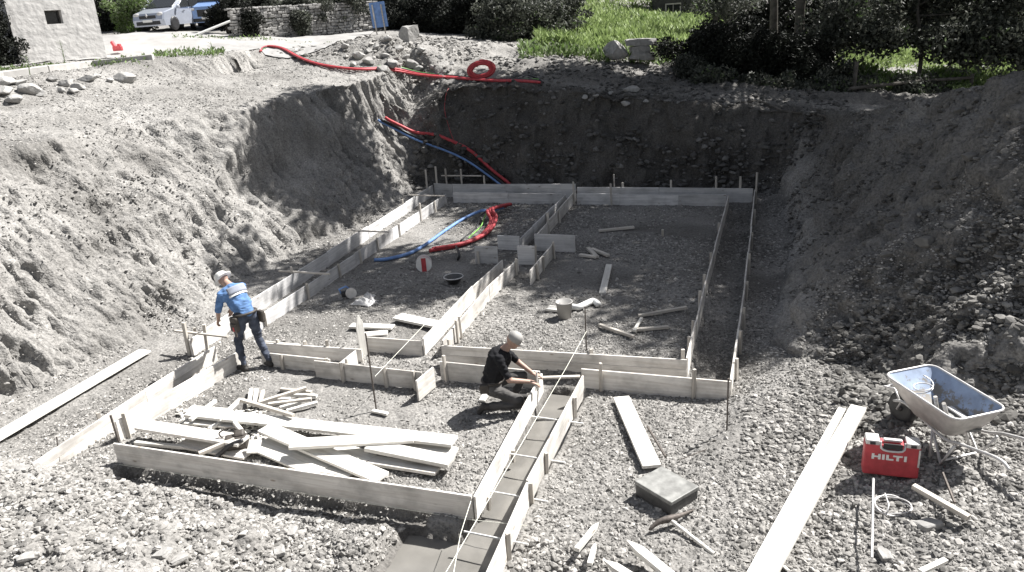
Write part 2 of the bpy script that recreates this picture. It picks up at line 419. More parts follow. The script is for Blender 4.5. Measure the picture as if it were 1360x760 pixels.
# scoured furrows that run down the fall line of the banks
fur = fbm(GY*2.0+GX*.55, GX*.45, GZ*.3, 4, 12, .6); fur2 = np.clip(fbm(GY*1.1+GX*.6, GX*.5, GZ*.3, 3, 14), .15, 1)-.15
amp = .012+.05*steep*(1-.65*leftb)+.045*heapm+.018*mound+.02*(1-inpit)*(1-mound)
disp = near*(amp*1.6*rough*(1+.4*steep)+amp*.9*clod)
low = 1-sstep(1.2, 3.0, GZ)
fc = GY-.25*GX+.12*vnoise(GX*.8, GY*.8, 0, 50)
st1 = fbm(fc*4.5, GX*.4, 0, 4, 51, .68); st2 = np.abs(fbm(fc*5.5, GX*1.2, 0, 4, 53, .65))
rag = sstep(-.35, .4, fbm(GX*.5, GY*.5, 0, 2, 57)+.55*low-.15)
hol = np.clip(fbm(fc*2.2, GX*.7, 0, 3, 14)-.62, 0, .5)
disp -= leftb*steep*near*(.055*st1+(.05+.13*rag)*st2+.22*hol*rag)
disp += leftb*sstep(.15, .5, slope)*near*.035*fbm(GX*6, fc*9, GZ*5, 4, 58, .65)
disp -= mound*(.15*np.abs(fbm((GY-.15*GX)*3.2, GX*.4, 0, 4, 19, .65))+.05*np.abs(fbm(GX*5, GY*7, GZ*4, 3, 20)))*steep
backw = sstep(21.9, 22.6, GY)*(1-sstep(24, 24.6, GY))*sstep(-11.5, -10.5, GX)*(1-sstep(.5, 1.5, GX))
disp -= backw*.22*np.abs(fbm(GX*1.3, GZ*.6, 0, 4, 21))
pock = np.clip(vnoise(GX*2.2, GY*2.2, 0, 91)-.45, 0, 1)
disp -= .25*pock*heapm*near
dep = np.maximum(.26*trench, .14*shallow); dep = np.maximum(dep, .16*ditch)
disp = disp*(1-.75*np.maximum(trench, 0))
nrm = np.dstack([-gzx, -gzy, np.ones_like(gzx)]); nrm /= np.linalg.norm(nrm, axis=2, keepdims=True)
VX, VY, VZ = GX+nrm[..., 0]*disp, GY+nrm[..., 1]*disp, GZ+nrm[..., 2]*disp-dep
ny, nx = GX.shape
i = np.arange(ny*nx).reshape(ny, nx)
F = np.stack([i[:-1, :-1], i[:-1, 1:], i[1:, 1:], i[1:, :-1]], -1).reshape(-1, 4)
gm = np_mesh('ground', np.stack([VX, VY, VZ], -1).reshape(-1, 3), F, True)
damp_shade = np.clip(backw*1.+trench*.9+ditch*.8+mound*(.22+.45*sstep(-.6, .6, rough+.2))+leftb*steep*.0+sstep(24, 25, GY)*(1-sstep(29, 33, GY))*sstep(-10, -7, GX)*.5
     + sstep(12.5, 15, GY)*inpit*.2+inpit*.38*sstep(.1, .7, fbm(GX*.55, GY*.55, 0, 4, 66)), 0, 1)  # damp soil plus shade painted into far wall, mound, trench, far floor
at = gm.attributes.new('damp_shade', 'FLOAT', 'POINT'); at.data.foreach_set('value', damp_shade.astype(np.float32).ravel())
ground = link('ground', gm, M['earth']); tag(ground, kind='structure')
ZT = VZ
def hz(x, y):
    """ground height"""
    a = min(max(int(np.searchsorted(gx, x))-1, 0), nx-2); b = min(max(int(np.searchsorted(gy, y))-1, 0), ny-2)
    u = (x-gx[a])/(gx[a+1]-gx[a]); v = (y-gy[b])/(gy[b+1]-gy[b])
    return float((ZT[b, a]*(1-u)+ZT[b, a+1]*u)*(1-v)+(ZT[b+1, a]*(1-u)+ZT[b+1, a+1]*u)*v)
def hzv(x, y):
    a = np.clip(np.searchsorted(gx, x)-1, 0, nx-2); b = np.clip(np.searchsorted(gy, y)-1, 0, ny-2)
    u = (x-gx[a])/(gx[a+1]-gx[a]); v = (y-gy[b])/(gy[b+1]-gy[b])
    return (ZT[b, a]*(1-u)+ZT[b, a+1]*u)*(1-v)+(ZT[b+1, a]*(1-u)+ZT[b+1, a+1]*u)*v
def G(px, py, up=0.):
    """ground point surveyed at (px, py): march along the line of sight to the terrain"""
    d = (CF + (px-680)/FPX*CR - (py-380)/FPX*CU).normalized(); o = Vector((0, 0, EYE)); t = 3.
    while t < 90:
        p = o+t*d
        if p.z < hz(p.x, p.y)+up: return p
        t += .04
    return o+t*d

def hzs(x, y):
    return sum(hz(x+a*.25, y+b*.25) for a in (-2, -1, 0, 1, 2) for b in (-2, -1, 0, 1, 2))/25
def GS(px, py, up=0.):
    d = (CF + (px-680)/FPX*CR - (py-380)/FPX*CU).normalized(); o = Vector((0, 0, EYE)); t = 15.
    while t < 60:
        p = o+t*d
        if p.z < hzs(p.x, p.y)+up: return p
        t += .1
    return o+t*d
# mud floor of the trench, water-smoothed
def sheet(name, poly, z, mat, n=1):
    b = bmesh.new(); vs = [b.verts.new((x, y, z)) for x, y in poly]; b.faces.new(vs)
    me = bpy.data.meshes.new(name); b.to_mesh(me); b.free(); return link(name, me, mat)
def mudsheet():
    X = np.arange(-3.9, -2.34, .04); Y = np.arange(4.8, 9.9, .04); A, B = np.meshgrid(X, Y)
    Z = -.21+.012*fbm(A*2, B*2, 0, 3, 41)
    k = np.arange(A.size).reshape(A.shape); f = np.stack([k[:-1, :-1], k[:-1, 1:], k[1:, 1:], k[1:, :-1]], -1).reshape(-1, 4)
    cx = (A[:-1, :-1]).ravel(); cy = (B[:-1, :-1]).ravel()
    f = f[((cx > -3.0)) | (cy < 6.38)]
    return link('trench_floor', np_mesh('trench_floor', np.stack([A, B, Z], -1).reshape(-1, 3), f, True), M['mud'])
tag(mudsheet(), kind='structure')

# ------------------------------------------------------------------ loose stones
def ico():
    b = bmesh.new(); bmesh.ops.create_icosphere(b, subdivisions=1, radius=1.)
    v = np.array([x.co[:] for x in b.verts]); f = np.array([[q.index for q in t.verts] for t in b.faces]); b.free(); return v, f
IV, IF = ico()
OV = np.array([[1, 0, 0], [-1, 0, 0], [0, 1, 0], [0, -1, 0], [0, 0, 1], [0, 0, -1]], float)
OF = np.array([[0, 2, 4], [2, 1, 4], [1, 3, 4], [3, 0, 4], [2, 0, 5], [1, 2, 5], [3, 1, 5], [0, 3, 5]])
def stones(name, x, y, s, mat, flat=.62, oct=False, sink=.25):
    bv, bf = (OV, OF) if oct else (IV, IF)
    n = len(x); m = len(bv)
    v = np.repeat(bv[None], n, 0)*(1+rng.uniform(-.28, .28, (n, m, 1)))
    ax = np.stack([rng.uniform(.8, 1.5, n), rng.uniform(.6, 1.1, n), rng.uniform(flat-.25, flat+.2, n)], -1)*s[:, None]
    v = v*ax[:, None, :]
    for (p, q) in ((1, 2), (0, 1)):
        a = rng.uniform(-.5, .5, n) if (p, q) == (1, 2) else rng.uniform(0, 6.28, n)
        c, t = np.cos(a)[:, None], np.sin(a)[:, None]
        vp, vq = v[..., p].copy(), v[..., q].copy(); v[..., p] = c*vp-t*vq; v[..., q] = t*vp+c*vq
    z = hzv(x, y)+s*flat*(1-sink*2)*.5
    v += np.stack([x, y, z], -1)[:, None, :]
    f = (bf[None]+(np.arange(n)*m)[:, None, None]).reshape(-1, 3)
    o = link(name, np_mesh(name, v.reshape(-1, 3), f), mat); tag(o, kind='stuff'); return o
def scatter(n, x0, x1, y0, y1, clump=1.2, thr=-.3, seed=0):
    x = rng.uniform(x0, x1, n); y = rng.uniform(y0, y1, n)
    k = fbm(x*clump, y*clump, 0, 3, seed) > thr+rng.uniform(-.6, .6, n)
    return x[k], y[k]
def sizes(n, lo, hi, p=2.5): return lo+(hi-lo)*rng.random(n)**p
def notrench(x, y):
    return ~(((x > -3.1) & (x < -2.3) & (y > 4.8) & (y < 10)) | ((x > -3.72) & (x < -2.3) & (y > 4.8) & (y < 6.5)))
x, y = scatter(150000, -10.8, 3.2, 5.6, 12.5, .7, thr=-.25, seed=1); k = notrench(x, y); x, y = x[k], y[k]
tag(stones('gravel', x, y, sizes(len(x), .007, .034, 3.2), M['stone'], oct=True), 'loose grey gravel covering the near pit floor', 'gravel')
x, y = scatter(60000, -10.6, .6, 12.5, 22.5, .6, thr=-.05, seed=2)
tag(stones('gravel', x, y, sizes(len(x), .012, .042, 3), M['stone'], oct=True), 'loose grey gravel on the far pit floor', 'gravel')
x, y = scatter(90000, -10.5, -1.2, 3.2, 6.4, thr=-.5, seed=3); k = notrench(x, y); x, y = x[k], y[k]
tag(stones('rubble', x, y, sizes(len(x), .007, .042, 5), M['stone']), 'broken pale rubble in the foreground heap', 'rubble')
x, y = scatter(30000, -.2, 3.6, 5, 9.6, thr=-.5, seed=4)
tag(stones('rubble', x, y, sizes(len(x), .007, .042, 5), M['stone']), 'loose rubble around the wheelbarrow and red case', 'rubble')
x, y = scatter(40000, .4, 7, 9, 23, thr=-.3, seed=5)
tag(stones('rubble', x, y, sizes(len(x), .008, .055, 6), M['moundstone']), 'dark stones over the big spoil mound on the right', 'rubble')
x, y = scatter(70000, -24, -10.4, 4, 26, thr=-.3, seed=6)
tag(stones('gravel', x, y, sizes(len(x), .009, .036, 4), M['stone']), 'pale gravel strewn over the left bank', 'gravel')
x, y = scatter(16000, .9, 6, 8.6, 11.2, thr=-.6, seed=15)
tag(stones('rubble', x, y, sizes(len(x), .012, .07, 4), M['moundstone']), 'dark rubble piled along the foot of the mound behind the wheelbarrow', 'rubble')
x, y = scatter(9000, -17, -10.5, 24.5, 33, thr=-.3, seed=7)
tag(stones('rubble', x, y, sizes(len(x), .015, .11, 5), M['stone']), 'pale rubble on the far berm below the road', 'rubble')
x, y = scatter(14000, -10.5, 2, 23.3, 32, thr=-.1, seed=8)
tag(stones('rubble', x, y, sizes(len(x), .015, .10, 5), M['damp_shade_stone']), 'dark rubble behind the far pit wall', 'rubble')
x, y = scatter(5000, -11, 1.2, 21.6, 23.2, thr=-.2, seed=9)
tag(stones('rubble', x, y, sizes(len(x), .02, .12, 3), M['damp_shade_stone']), 'fallen stones at the foot of the far pit wall', 'rubble')

def rock(p, d, label, group=None, name='rock', mat=None, sub=3, sq=.25):
    b = bmesh.new()
    if sq > .5:
        bmesh.ops.create_cube(b, size=2.); bmesh.ops.subdivide_edges(b, edges=b.edges[:], cuts=6, use_grid_fill=True)
    else: bmesh.ops.create_icosphere(b, subdivisions=3, radius=1.15)
    s = random.random()*99
    cuts = []
    for k in range(9 if sq > .5 else 13):
        n_ = Vector((random.gauss(0, 1), random.gauss(0, 1), random.gauss(0, 1))).normalized(); cuts.append((n_, random.uniform(1.05, 1.3) if sq > .5 else random.uniform(.62, .95)))
    for v in b.verts:
        c = v.co.copy()
        for n_, d_ in cuts:
            q_ = c.dot(n_)-d_
            if q_ > 0: c -= n_*q_
        k = 1+.05*float(fbm(c.x*2.3+s, c.y*2.3, c.z*2.3, 4, 3)); v.co = Vector((c.x*k*d[0]/2, c.y*k*d[1]/2, c.z*k*d[2]/2))
    me = bpy.data.meshes.new(name); b.to_mesh(me); b.free()
    o = link(name, me, mat or M['bigstone'], loc=p, rot=(random.uniform(-.15, .15), random.uniform(-.15, .15), random.uniform(0, 6)))
    return tag(o, label, 'rock', group)
def on(p, up=0.): return Vector((p.x, p.y, hz(p.x, p.y)+up))
p = G(543, 56); rock(on(p, .3), (.75, .6, .7), 'squared pale boulder standing alone beside the blue sign', sq=.7)
p = G(818, 84); rock(on(p, .38), (.95, .8, .75), 'rounded grey boulder left of the flat stone slabs by the weeds')
p = G(848, 84); base = on(p, .12)
rock(base+Vector((.1, 0, .62)), (1.15, .5, .24), 'long flat stone slab topmost on the small stack by the weeds', 'stacked slabs', 'stone_slab', sq=.8).rotation_euler = (0, .04, .3)
rock(base+Vector((.05, 0, .36)), (.7, .5, .26), 'short stone slab in the middle of the small stack by the weeds', 'stacked slabs', 'stone_slab', sq=.8).rotation_euler = (0, 0, .35)
rock(base+Vector((.1, 0, .1)), (.9, .6, .26), 'lowest slab of the small stack by the weeds', 'stacked slabs', 'stone_slab', sq=.8).rotation_euler = (0, 0, .3)
for (px, py, s) in [(458, 60, .5), (478, 72, .55), (490, 80, .6), (512, 72, .4), (520, 82, .6), (540, 75, .45), (555, 90, .5), (470, 85, .35), (500, 62, .4), (530, 62, .5), (560, 66, .45), (585, 76, .35), (515, 50, .4), (530, 48, .35), (575, 88, .35), (545, 84, .7), (490, 66, .35), (460, 75, .3), (508, 90, .45), (600, 84, .3)]:
    p = G(px, py+s*8); s *= .7; rock(on(p, s*.12), (s*random.uniform(.8, 1.3), s, s*.75), 'grey rubble stone in the pile below the blue sign', 'rubble stones piled by the road end')
for (px, py, s) in [(8, 110, .55), (27, 110, .45), (5, 122, .5), (40, 122, .7), (90, 110, .5), (105, 115, .45), (70, 104, .35), (118, 104, .45), (130, 100, .3), (97, 120, .35), (82, 120, .3), (18, 133, .5), (55, 125, .4), (165, 105, .7), (147, 106, .3)]:
    p = G(px, py+3); s *= .72; rock(on(p, s*.15), (s*random.uniform(.9, 1.5), s, s*.6), 'pale stone in the row below the kerb of the white house', 'stones below the kerb')
for (px, py, s, t) in [(217, 738, .13, 'flat bright white stone in the middle of the foreground heap'), (372, 735, .12, 'pale stone at the bottom edge left of the trench mouth'), (35, 745, .1, 'pale stone lowest in the left foreground'), (30, 625, .12, 'pale block on the rubble near the left frame edge'), (238, 748, .12, 'pale angular stone right beside the bright white stone'), (1232, 700, .16, 'flat pale stone below the short plank on the right'), (1175, 740, .12, 'stone by the foot of the steel rod'), (388, 708, .1, 'pale stone above the pale bottom stone of the heap')]:
    p = G(px, py); rock(on(p, s*.12), (s*1.4, s*.9, s*.5), t, 'loose stones in the foreground', sq=.7)
for (px, py, s) in [(1230, 325, .55), (1265, 300, .4), (1210, 395, .3), (1290, 210, .4), (1330, 250, .3), (1180, 340, .35), (1240, 430, .25), (1300, 420, .22), (1315, 500, .2), (1140, 420, .3), (1090, 470, .22), (1275, 150, .35), (1320, 160, .3), (1345, 130, .35), (1220, 190, .3), (1190, 450, .25)]:
    p = G(px, py); s *= .55; rock(on(p, s*.02), (s*1.2, s*.9, s*.7), 'rounded stone embedded in the shaded face of the right spoil mound', 'stones in the mound face', mat=M['moundstone'])
for (px, py, s) in [(777, 134, .3), (812, 125, .25), (830, 140, .35), (792, 130, .2), (858, 137, .2), (838, 122, .5)]:
    p = G(px, py); rock(on(p, s*.1), (s, s*.7, s*.5), 'pale stone on the lip of the shaded far wall', 'stones on the far lip')

# ------------------------------------------------------------------ timber
def timber(name, a, b, w, t, mat, parent=None, label=None, cat=None, group=None, roll=0., bev=.003, point=0.):
    """plank whose bottom centreline runs a->b (mesh local X along its length)"""
    a, b = Vector(a), Vector(b); d = b-a; Ln = d.length; x = d.normalized()
    y = Vector((0, 0, 1)).cross(x)
    y = y.normalized() if y.length > 1e-3 else Vector((0, 1, 0))
    z = x.cross(y)
    m = MB(); m.box((0, 0, t/2), (Ln, w, t), bev=0)
    bm = m.b
    if point:
        bmesh.ops.subdivide_edges(bm, edges=[e for e in bm.edges if abs((e.verts[0].co-e.verts[1].co).x) > Ln*.5], cuts=1)
        for v in bm.verts:
            if abs(v.co.x) < 1e-4: v.co.x = Ln/2-point
        for v in bm.verts:
            if v.co.x > Ln/2-1e-4: v.co.y *= .15; v.co.z = t/2+(v.co.z-t/2)*.3
    if bev: bmesh.ops.bevel(bm, geom=bm.edges[:], offset=bev, segments=1, affect='EDGES')
    o = m.build(name, mat, None)
    R = Matrix((x, y, z)).transposed().to_4x4() @ Matrix.Rotation(roll, 4, 'X')
    mw = Matrix.Translation((a+b)/2) @ R
    if parent is not None:
        o.parent = parent; mw = Matrix.LocRotScale(parent.location, parent.rotation_euler, None).inverted() @ mw
    o.matrix_local = mw
    if label: tag(o, label, cat or 'plank', group)
    return o
def board(label, pts, h=.30, z0=0., mat='ply', stakes=(), seg=2.0, th=.027, group=None, two=False, sh=.1):
    """one run of shuttering: panels and stakes nailed to it; stakes = [(0..1 along, side, rise)]"""
    pts = [Vector((p[0], p[1], 0)) for p in pts]
    root = empty('formwork_board', (pts[0].x, pts[0].y, z0)); tag(root, label, 'formwork board', group)
    for a, b in zip(pts, pts[1:]):
        Ln = (b-a).length; n = max(1, int(round(Ln/seg)))
        dirv = (b-a).normalized(); nv = Vector((-dirv.y, dirv.x, 0))
        cuts = [0]+[(k+random.uniform(-.12, .12))/n for k in range(1, n)]+[1]
        for c0, c1 in zip(cuts, cuts[1:]):
            off = nv*random.uniform(-.006, .006); dz = random.uniform(-.012, .012)
            p = a+dirv*Ln*c0+dirv*.003+off; q = a+dirv*Ln*c1-dirv*.003+off+nv*random.uniform(-.006, .006)
            p = Vector((p.x, p.y, z0+dz)); q = Vector((q.x, q.y, z0+dz+random.uniform(-.008, .008)))
            if two:
                timber('panel', p, q, th, h*.5-.003, M[mat], root); timber('panel', p+Vector((0, 0, h*.5)), q+Vector((0, 0, h*.5)), th, h*.5, M[mat], root)
            else: timber('panel', p, q, th, h, M[mat], root)
    T = sum((b-a).length for a, b in zip(pts, pts[1:]))
    for (t, side, rise) in stakes:
        dd = t*T
        for a, b in zip(pts, pts[1:]):
            l = (b-a).length
            if dd <= l+1e-6: break
            dd -= l
        dirv = (b-a).normalized(); nv = Vector((-dirv.y, dirv.x, 0))
        p = a+dirv*dd+nv*side*(th/2+.026)
        p = Vector((p.x, p.y, z0-.12)); q = p+Vector((random.uniform(-.02, .02), random.uniform(-.015, .015), .12+h+rise))
        timber('stake', p, q, .048, .038, M['batten'], root)
    return root
g1 = 'shuttering boards nailed up around the footing trenches'
board('long bluish grey outer board along the foot of the left bank', [(-9.25, 10.05), (-9.36, 12.4), (-9.8, 21.3)], .34, mat='greyply', stakes=[(.12, 1, .12), (.27, 1, .14), (.42, 1, .16), (.6, 1, .1), (.8, 1, .12), (.97, 1, .55)], group=g1)
board('long inner board beside the left outer board, with posts on its inner face', [(-8.70, 10.4), (-8.75, 12.5), (-8.99, 20.4)], .30, mat='greyply', stakes=[(.06, -1, .02), (.21, -1, .04), (.34, -1, .03), (.44, -1, .03), (.53, -1, .05), (.66, -1, .04), (.8, -1, .22), (.9, -1, .03)], group=g1)
board('bright short board at the near end of the left run, by the standing worker', [(-9.22, 9.64), (-9.25, 10.6)], .31, z0=.02, stakes=[(.25, 1, .12)], group=g1)
board('pale outer board of the near left pair, running out to the rubble', [(-8.60, 6.0), (-8.67, 8.0), (-8.67, 9.6)], .28, stakes=[(.32, 1, .08)], two=True, group=g1)
board('pale inner board of the near left pair ending at the blue worker\'s boots', [(-8.32, 7.07), (-8.05, 9.47)], .30, stakes=[(.05, -1, .08)], seg=3, group=g1)
board('long shaded board crossing in front of the heap of planks', [(-7.88, 6.60), (-2.92, 6.54)], .30, seg=5.2, group=g1)
board('bright board on the left of the deep trench, where the crouching worker leans', [(-2.90, 6.54), (-3.0, 9.57)], .30, seg=4, stakes=[(.12, -1, -.25), (.45, -1, -.25)], group=g1)
board('bright board on the right of the deep trench, with short stakes outside', [(-2.33, 5.0), (-2.41, 6.9), (-2.39, 9.54)], .32, seg=2.6, stakes=[(.22, -1, .0), (.42, -1, -.02), (.56, -1, -.02), (.86, -1, .0)], group=g1)
board('shaded front board right of the trench ending at the near right corner', [(-2.47, 9.77), (-.40, 9.74)], .33, z0=-.02, seg=3, stakes=[(.15, -1, .14), (.77, -1, .16)], group=g1)
board('shaded front board just behind the crouching worker', [(-4.62, 9.65), (-3.03, 9.60)], .31, seg=3, stakes=[(.06, -1, .12)], group=g1)
board('long shaded board behind the crouching worker, reaching to the right strip', [(-4.82, 10.19), (-1.04, 10.32)], .31, seg=4, two=True, stakes=[(.03, 1, .1), (.42, 1, .02), (.63, 1, .07), (.985, 1, .14)], group=g1)
board('inner board of the right strip, leaning away into the shade', [(-1.04, 10.34), (-1.06, 13.5), (-1.04, 20.36)], .32, stakes=[(.08, 1, .0), (.14, 1, .02), (.27, 1, .05), (.36, 1, .05), (.5, 1, .03), (.72, 1, .04)], group=g1)
board('outer board of the right strip along the foot of the spoil mound', [(-.40, 9.78), (-.37, 13.6), (-.40, 21.0)], .33, stakes=[(.05, -1, .05), (.13, -1, .1), (.22, -1, .08), (.34, -1, .05), (.47, -1, .12), (.62, -1, .06), (.8, -1, .05), (.985, -1, .5)], group=g1)
board('outermost far board left of the middle wall', [(-9.75, 21.3), (-9.08, 21.14), (-5.30, 21.20)], .42, mat='greyply', stakes=[(.02, 1, .5), (.1, 1, .45), (.22, 1, .45), (.38, 1, .25)], group=g1)
board('inner far board left of the middle wall, with joints showing', [(-8.80, 20.46), (-5.55, 20.52)], .32, mat='greyply', seg=1.4, group=g1)
board('outermost far board right of the middle wall', [(-5.20, 20.96), (-.45, 20.90)], .40, mat='greyply', stakes=[(.22, 1, .35), (.27, 1, .12), (.55, 1, .2), (.8, 1, .3), (.93, 1, .3)], group=g1)
board('inner far board right of the middle wall', [(-5.10, 20.48), (-1.10, 20.50)], .31, mat='greyply', stakes=[(.24, -1, .3)], seg=1.6, group=g1)
board('left board of the middle pair, bright near end towards the worker', [(-5.24, 10.40), (-5.33, 12.9), (-5.30, 14.6)], .30, seg=2.3, group=g1)
board('right board of the middle pair with two stakes at its near end', [(-4.90, 10.42), (-5.03, 13), (-4.98, 14.7)], .30, seg=2.3, stakes=[(.13, -1, .12), (.17, -1, .12), (.95, -1, .06)], group=g1)
board('left board of the far middle pair', [(-5.37, 16.1), (-5.40, 20.4)], .32, mat='greyply', seg=1.1, stakes=[(.5, -1, .03)], group=g1)
board('right board of the far middle pair with a tall post', [(-5.08, 16.3), (-5.22, 20.85)], .32, seg=1.3, stakes=[(.25, -1, .25), (.5, -1, .02), (.9, -1, .35)], group=g1)
board('short bright board standing free right of the middle gap', [(-4.48, 13.93), (-4.52, 15.75)], .31, seg=1.0, stakes=[(.2, -1, .02), (.5, -1, .0), (.97, -1, .06)], group=g1)
board('small cross board left of the middle gap', [(-5.96, 16.2), (-5.41, 16.18)], .34, mat='greyply', group=g1)
board('grey cross board right of the middle gap, jutting to the right', [(-5.06, 16.19), (-4.10, 16.16)], .40, mat='greyply', group=g1)
board('square grey cross board nearest on the right of the middle gap', [(-5.14, 15.17), (-4.72, 15.20)], .42, mat='greyply', stakes=[(.99, -1, .04)], group=g1)
board('square grey cross board nearest on the left of the middle gap', [(-6.12, 15.13), (-5.60, 15.17)], .40, mat='greyply', stakes=[(.15, -1, -.1)], group=g1)
board('shaded board behind the pointed upright plank', [(-6.3, 10.37), (-5.26, 10.39)], .29, group=g1)
board('longer shaded board of the low pair right of the blue worker', [(-7.95, 9.90), (-6.10, 9.94)], .27, seg=3, stakes=[(.15, 1, .05), (.65, 1, .1), (.43, 1, .05)], group=g1)
board('lower shaded board of the low pair right of the blue worker', [(-7.74, 9.56), (-6.42, 9.50)], .26, seg=3, stakes=[(.32, -1, .02), (.97, -1, .03)], group=g1)
board('short low board behind the low pair right of the blue worker', [(-8.05, 10.10), (-7.35, 10.08)], .2, group=g1)
board('short shaded board in the middle with four small stakes on its face', [(-6.61, 9.35), (-4.74, 9.28)], .29, seg=3, stakes=[(.27, -1, .05), (.3, 1, .08), (.67, -1, .05), (.93, -1, .03)], group=g1)
board('tiny bright cross board at the left end of the short middle board', [(-6.18, 9.40), (-6.16, 9.85)], .28, group=g1)
board('small bright end board set square at the right end of the short middle board', [(-4.69, 8.95), (-4.63, 9.42)], .33, group=g1)
# pointed plank standing upright, battens across the pairs
timber('upright_plank', (-6.22, 10.18, -.02), (-6.25, 10.2, .74), .13, .028, M['newwood'], None, 'pale plank with a pointed tip standing upright in the middle', 'plank', point=.16)
def spreader(a, b, z, label, w=.05, t=.03):
    timber('spreader_batten', (a[0], a[1], z), (b[0], b[1], z), w, t, M['batten'], None, label, 'batten', 'battens nailed across paired boards')
spreader((-9.75, 13.1), (-8.5, 13.05), .355, 'batten laid across the left pair of boards, nearest of the three')
spreader((-9.85, 16.2), (-8.7, 16.15), .355, 'batten laid across the left pair of boards, middle one')
spreader((-9.95, 19.9), (-8.8, 19.85), .355, 'batten laid across the left pair of boards, farthest one')
spreader((-9.6, 9.78), (-8.45, 9.7), .40, 'batten gripped by the blue worker across the end of the left boards')
timber('post', (-9.30, 9.7, -.1), (-9.30, 9.72, .62), .06, .05, M['batten'], None, 'stout post just left of the blue worker', 'post')
timber('post', (-9.02, 9.82, -.1), (-8.98, 9.84, .55), .06, .05, M['batten'], None, 'slimmer post between the stout post and the blue worker', 'post')
for k, (y, t) in enumerate([(6.25, 'nearest bright rod across the deep trench'), (7.0, 'bright rod across the trench just past the corner of the long board'), (7.8, 'bright rod across the middle of the trench'), (8.75, 'farthest bright rod across the trench near the crouching worker')]):
    o = MB().tube([(-2.93, y+.02, .04), (-2.2, y-.03, .04)], .011, 6).build('spacer_rod', M['white']); tag(o, t, 'rod', 'spacer rods across the trench')
spreader((-3.0, 9.35), (-2.42, 9.5), .31, 'short strut between the far ends of the trench boards')
spreader((-9.5, 21.35), (-8.2, 21.32), .62, 'thin rail nailed across the tall posts behind the far left corner')
# planks lying about: (a, b in survey px with heights), width, thick
def pk(a, b, za, zb, w, label, t=.035, mat='newwood', group=None, name='plank', cat='plank', point=0.):
    A, B = P(a[0], a[1], za), P(b[0], b[1], zb)
    for _ in range(3):      # rest on the real ground
        lift = max(hz(*(A.lerp(B, k/8)).xy)-A.lerp(B, k/8).z for k in range(9))
        if lift > -.005: A, B = P(a[0], a[1], A.z+lift+.012), P(b[0], b[1], B.z+lift+.012)
    return timber(name, A, B, w, t, M[mat], None, label, cat, group, point=point)
pk((-60, 615), (193, 467), .13, .12, .25, 'long bright plank lying on the ground along the foot of the left bank')
gp = 'planks in the heap behind the long board'
pk((252, 549), (604, 588), .12, .14, .24, 'longest pale plank of the heap, far edge, reaching the right end', .04, group=gp)
pk((386, 592), (550, 583), .25, .20, .22, 'pale plank lying over the longest plank in the heap', .04, group=gp)
pk((352, 570), (508, 637), .19, .06, .24, 'wide plank slanting down to the long shaded board', .04, group=gp)
pk((490, 594), (600, 616), .17, .13, .22, 'thick plank with a square sawn end at the right of the heap', .05, group=gp)
pk((492, 613), (582, 627), .05, .05, .18, 'narrow shaded plank lowest at the right of the heap', .04, 'ply', group=gp)
pk((446, 597), (492, 612), .06, .06, .26, 'short wide board piece between two slanting planks', .035, group=gp)
pk((345, 590), (430, 626), .06, .05, .34, 'broad bright sheet at the front middle of the heap', .03, group=gp)
pk((188, 566), (324, 588), .17, .19, .24, 'shaded plank leaning at the left of the heap above the long board', .04, 'ply', group=gp)
pk((405, 618), (470, 628), .04, .04, .25, 'sheet offcut half hidden under the slanting plank', .03, group=gp)
pk((520, 596), (606, 603), .05, .05, .2, 'plank with its end sticking out under the thick plank', .04, group=gp)
pk((336, 603), (340, 585), .10, .2, .16, 'short upright offcut beside the dark bag', .03, group=gp)
pk((250, 560), (320, 566), .05, .05, .2, 'flat offcut lying in the shavings left of the heap', .03, group=gp)
pk((250, 545), (300, 549), .03, .03, .2, 'bleached offcut at the far left end of the heap', .03, group=gp)
pk((240, 590), (330, 606), .05, .05, .2, 'low plank in the shade behind the long board', .03, 'ply', group=gp)
gb = 'thin battens around the plank heap'
for n_, (a, b, za, zb, t_) in enumerate([((320, 533), (390, 554), .2, .2, 'thick batten on top of the heap pointing at the batten bundle'), ((287, 534), (253, 560), .17, .14, 'batten slanting over the left end of the heap'), ((320, 532), (290, 560), .2, .16, 'batten crossing next to the slanting one'),
        ((344, 537), (407, 517), .1, .1, 'batten topmost in the bundle'), ((356, 533), (386, 532), .06, .06, 'short batten in the bundle middle'), ((377, 526), (421, 528), .05, .05, 'batten at the far side of the bundle'), ((357, 539), (414, 532), .08, .08, 'thick batten across the bundle'),
        ((381, 548), (422, 537), .05, .05, 'batten nearest in the bundle'), ((372, 544), (400, 536), .05, .05, 'batten second nearest in the bundle'), ((373, 519), (414, 523), .03, .03, 'farthest batten of the bundle'), ((331, 541), (334, 519), .06, .06, 'left one of three battens seen end on'), ((338, 541), (341, 519), .06, .06, 'middle one of three battens seen end on'), ((345, 540), (350, 521), .06, .06, 'right one of three battens seen end on'),
        ((278, 572), (300, 560), .06, .06, 'short batten among the shavings'), ((312, 563), (326, 580), .12, .08, 'short batten tipped down beside the dark bag'), ((265, 605), (312, 585), .15, .2, 'batten leaning on the shaded plank'), ((180, 590), (245, 596), .04, .04, 'batten lying behind the left end of the long board')]):
    pk(a, b, za, zb, .055, t_, .045, 'newwood' if n_ % 3 else 'batten', gb, 'batten', 'batten')
pk((528, 422), (590, 435), .05, .05, .26, 'thick bright plank by the near end of the middle wall', .045)
pk((466, 434), (522, 436), .05, .05, .18, 'plank behind the pointed upright plank', .04)
pk((480, 446), (515, 443), .02, .02, .2, 'small board piece behind the shaded middle board', .03, 'ply')
pk((800, 391), (809, 353), .03, .03, .13, 'short bright plank lying alone on the right half of the floor')
pk((796, 433), (842, 449), .03, .03, .06, 'dark batten pointing at the crossed sticks', .045, 'batten', 'loose sticks on the right half of the floor', 'batten', 'batten')
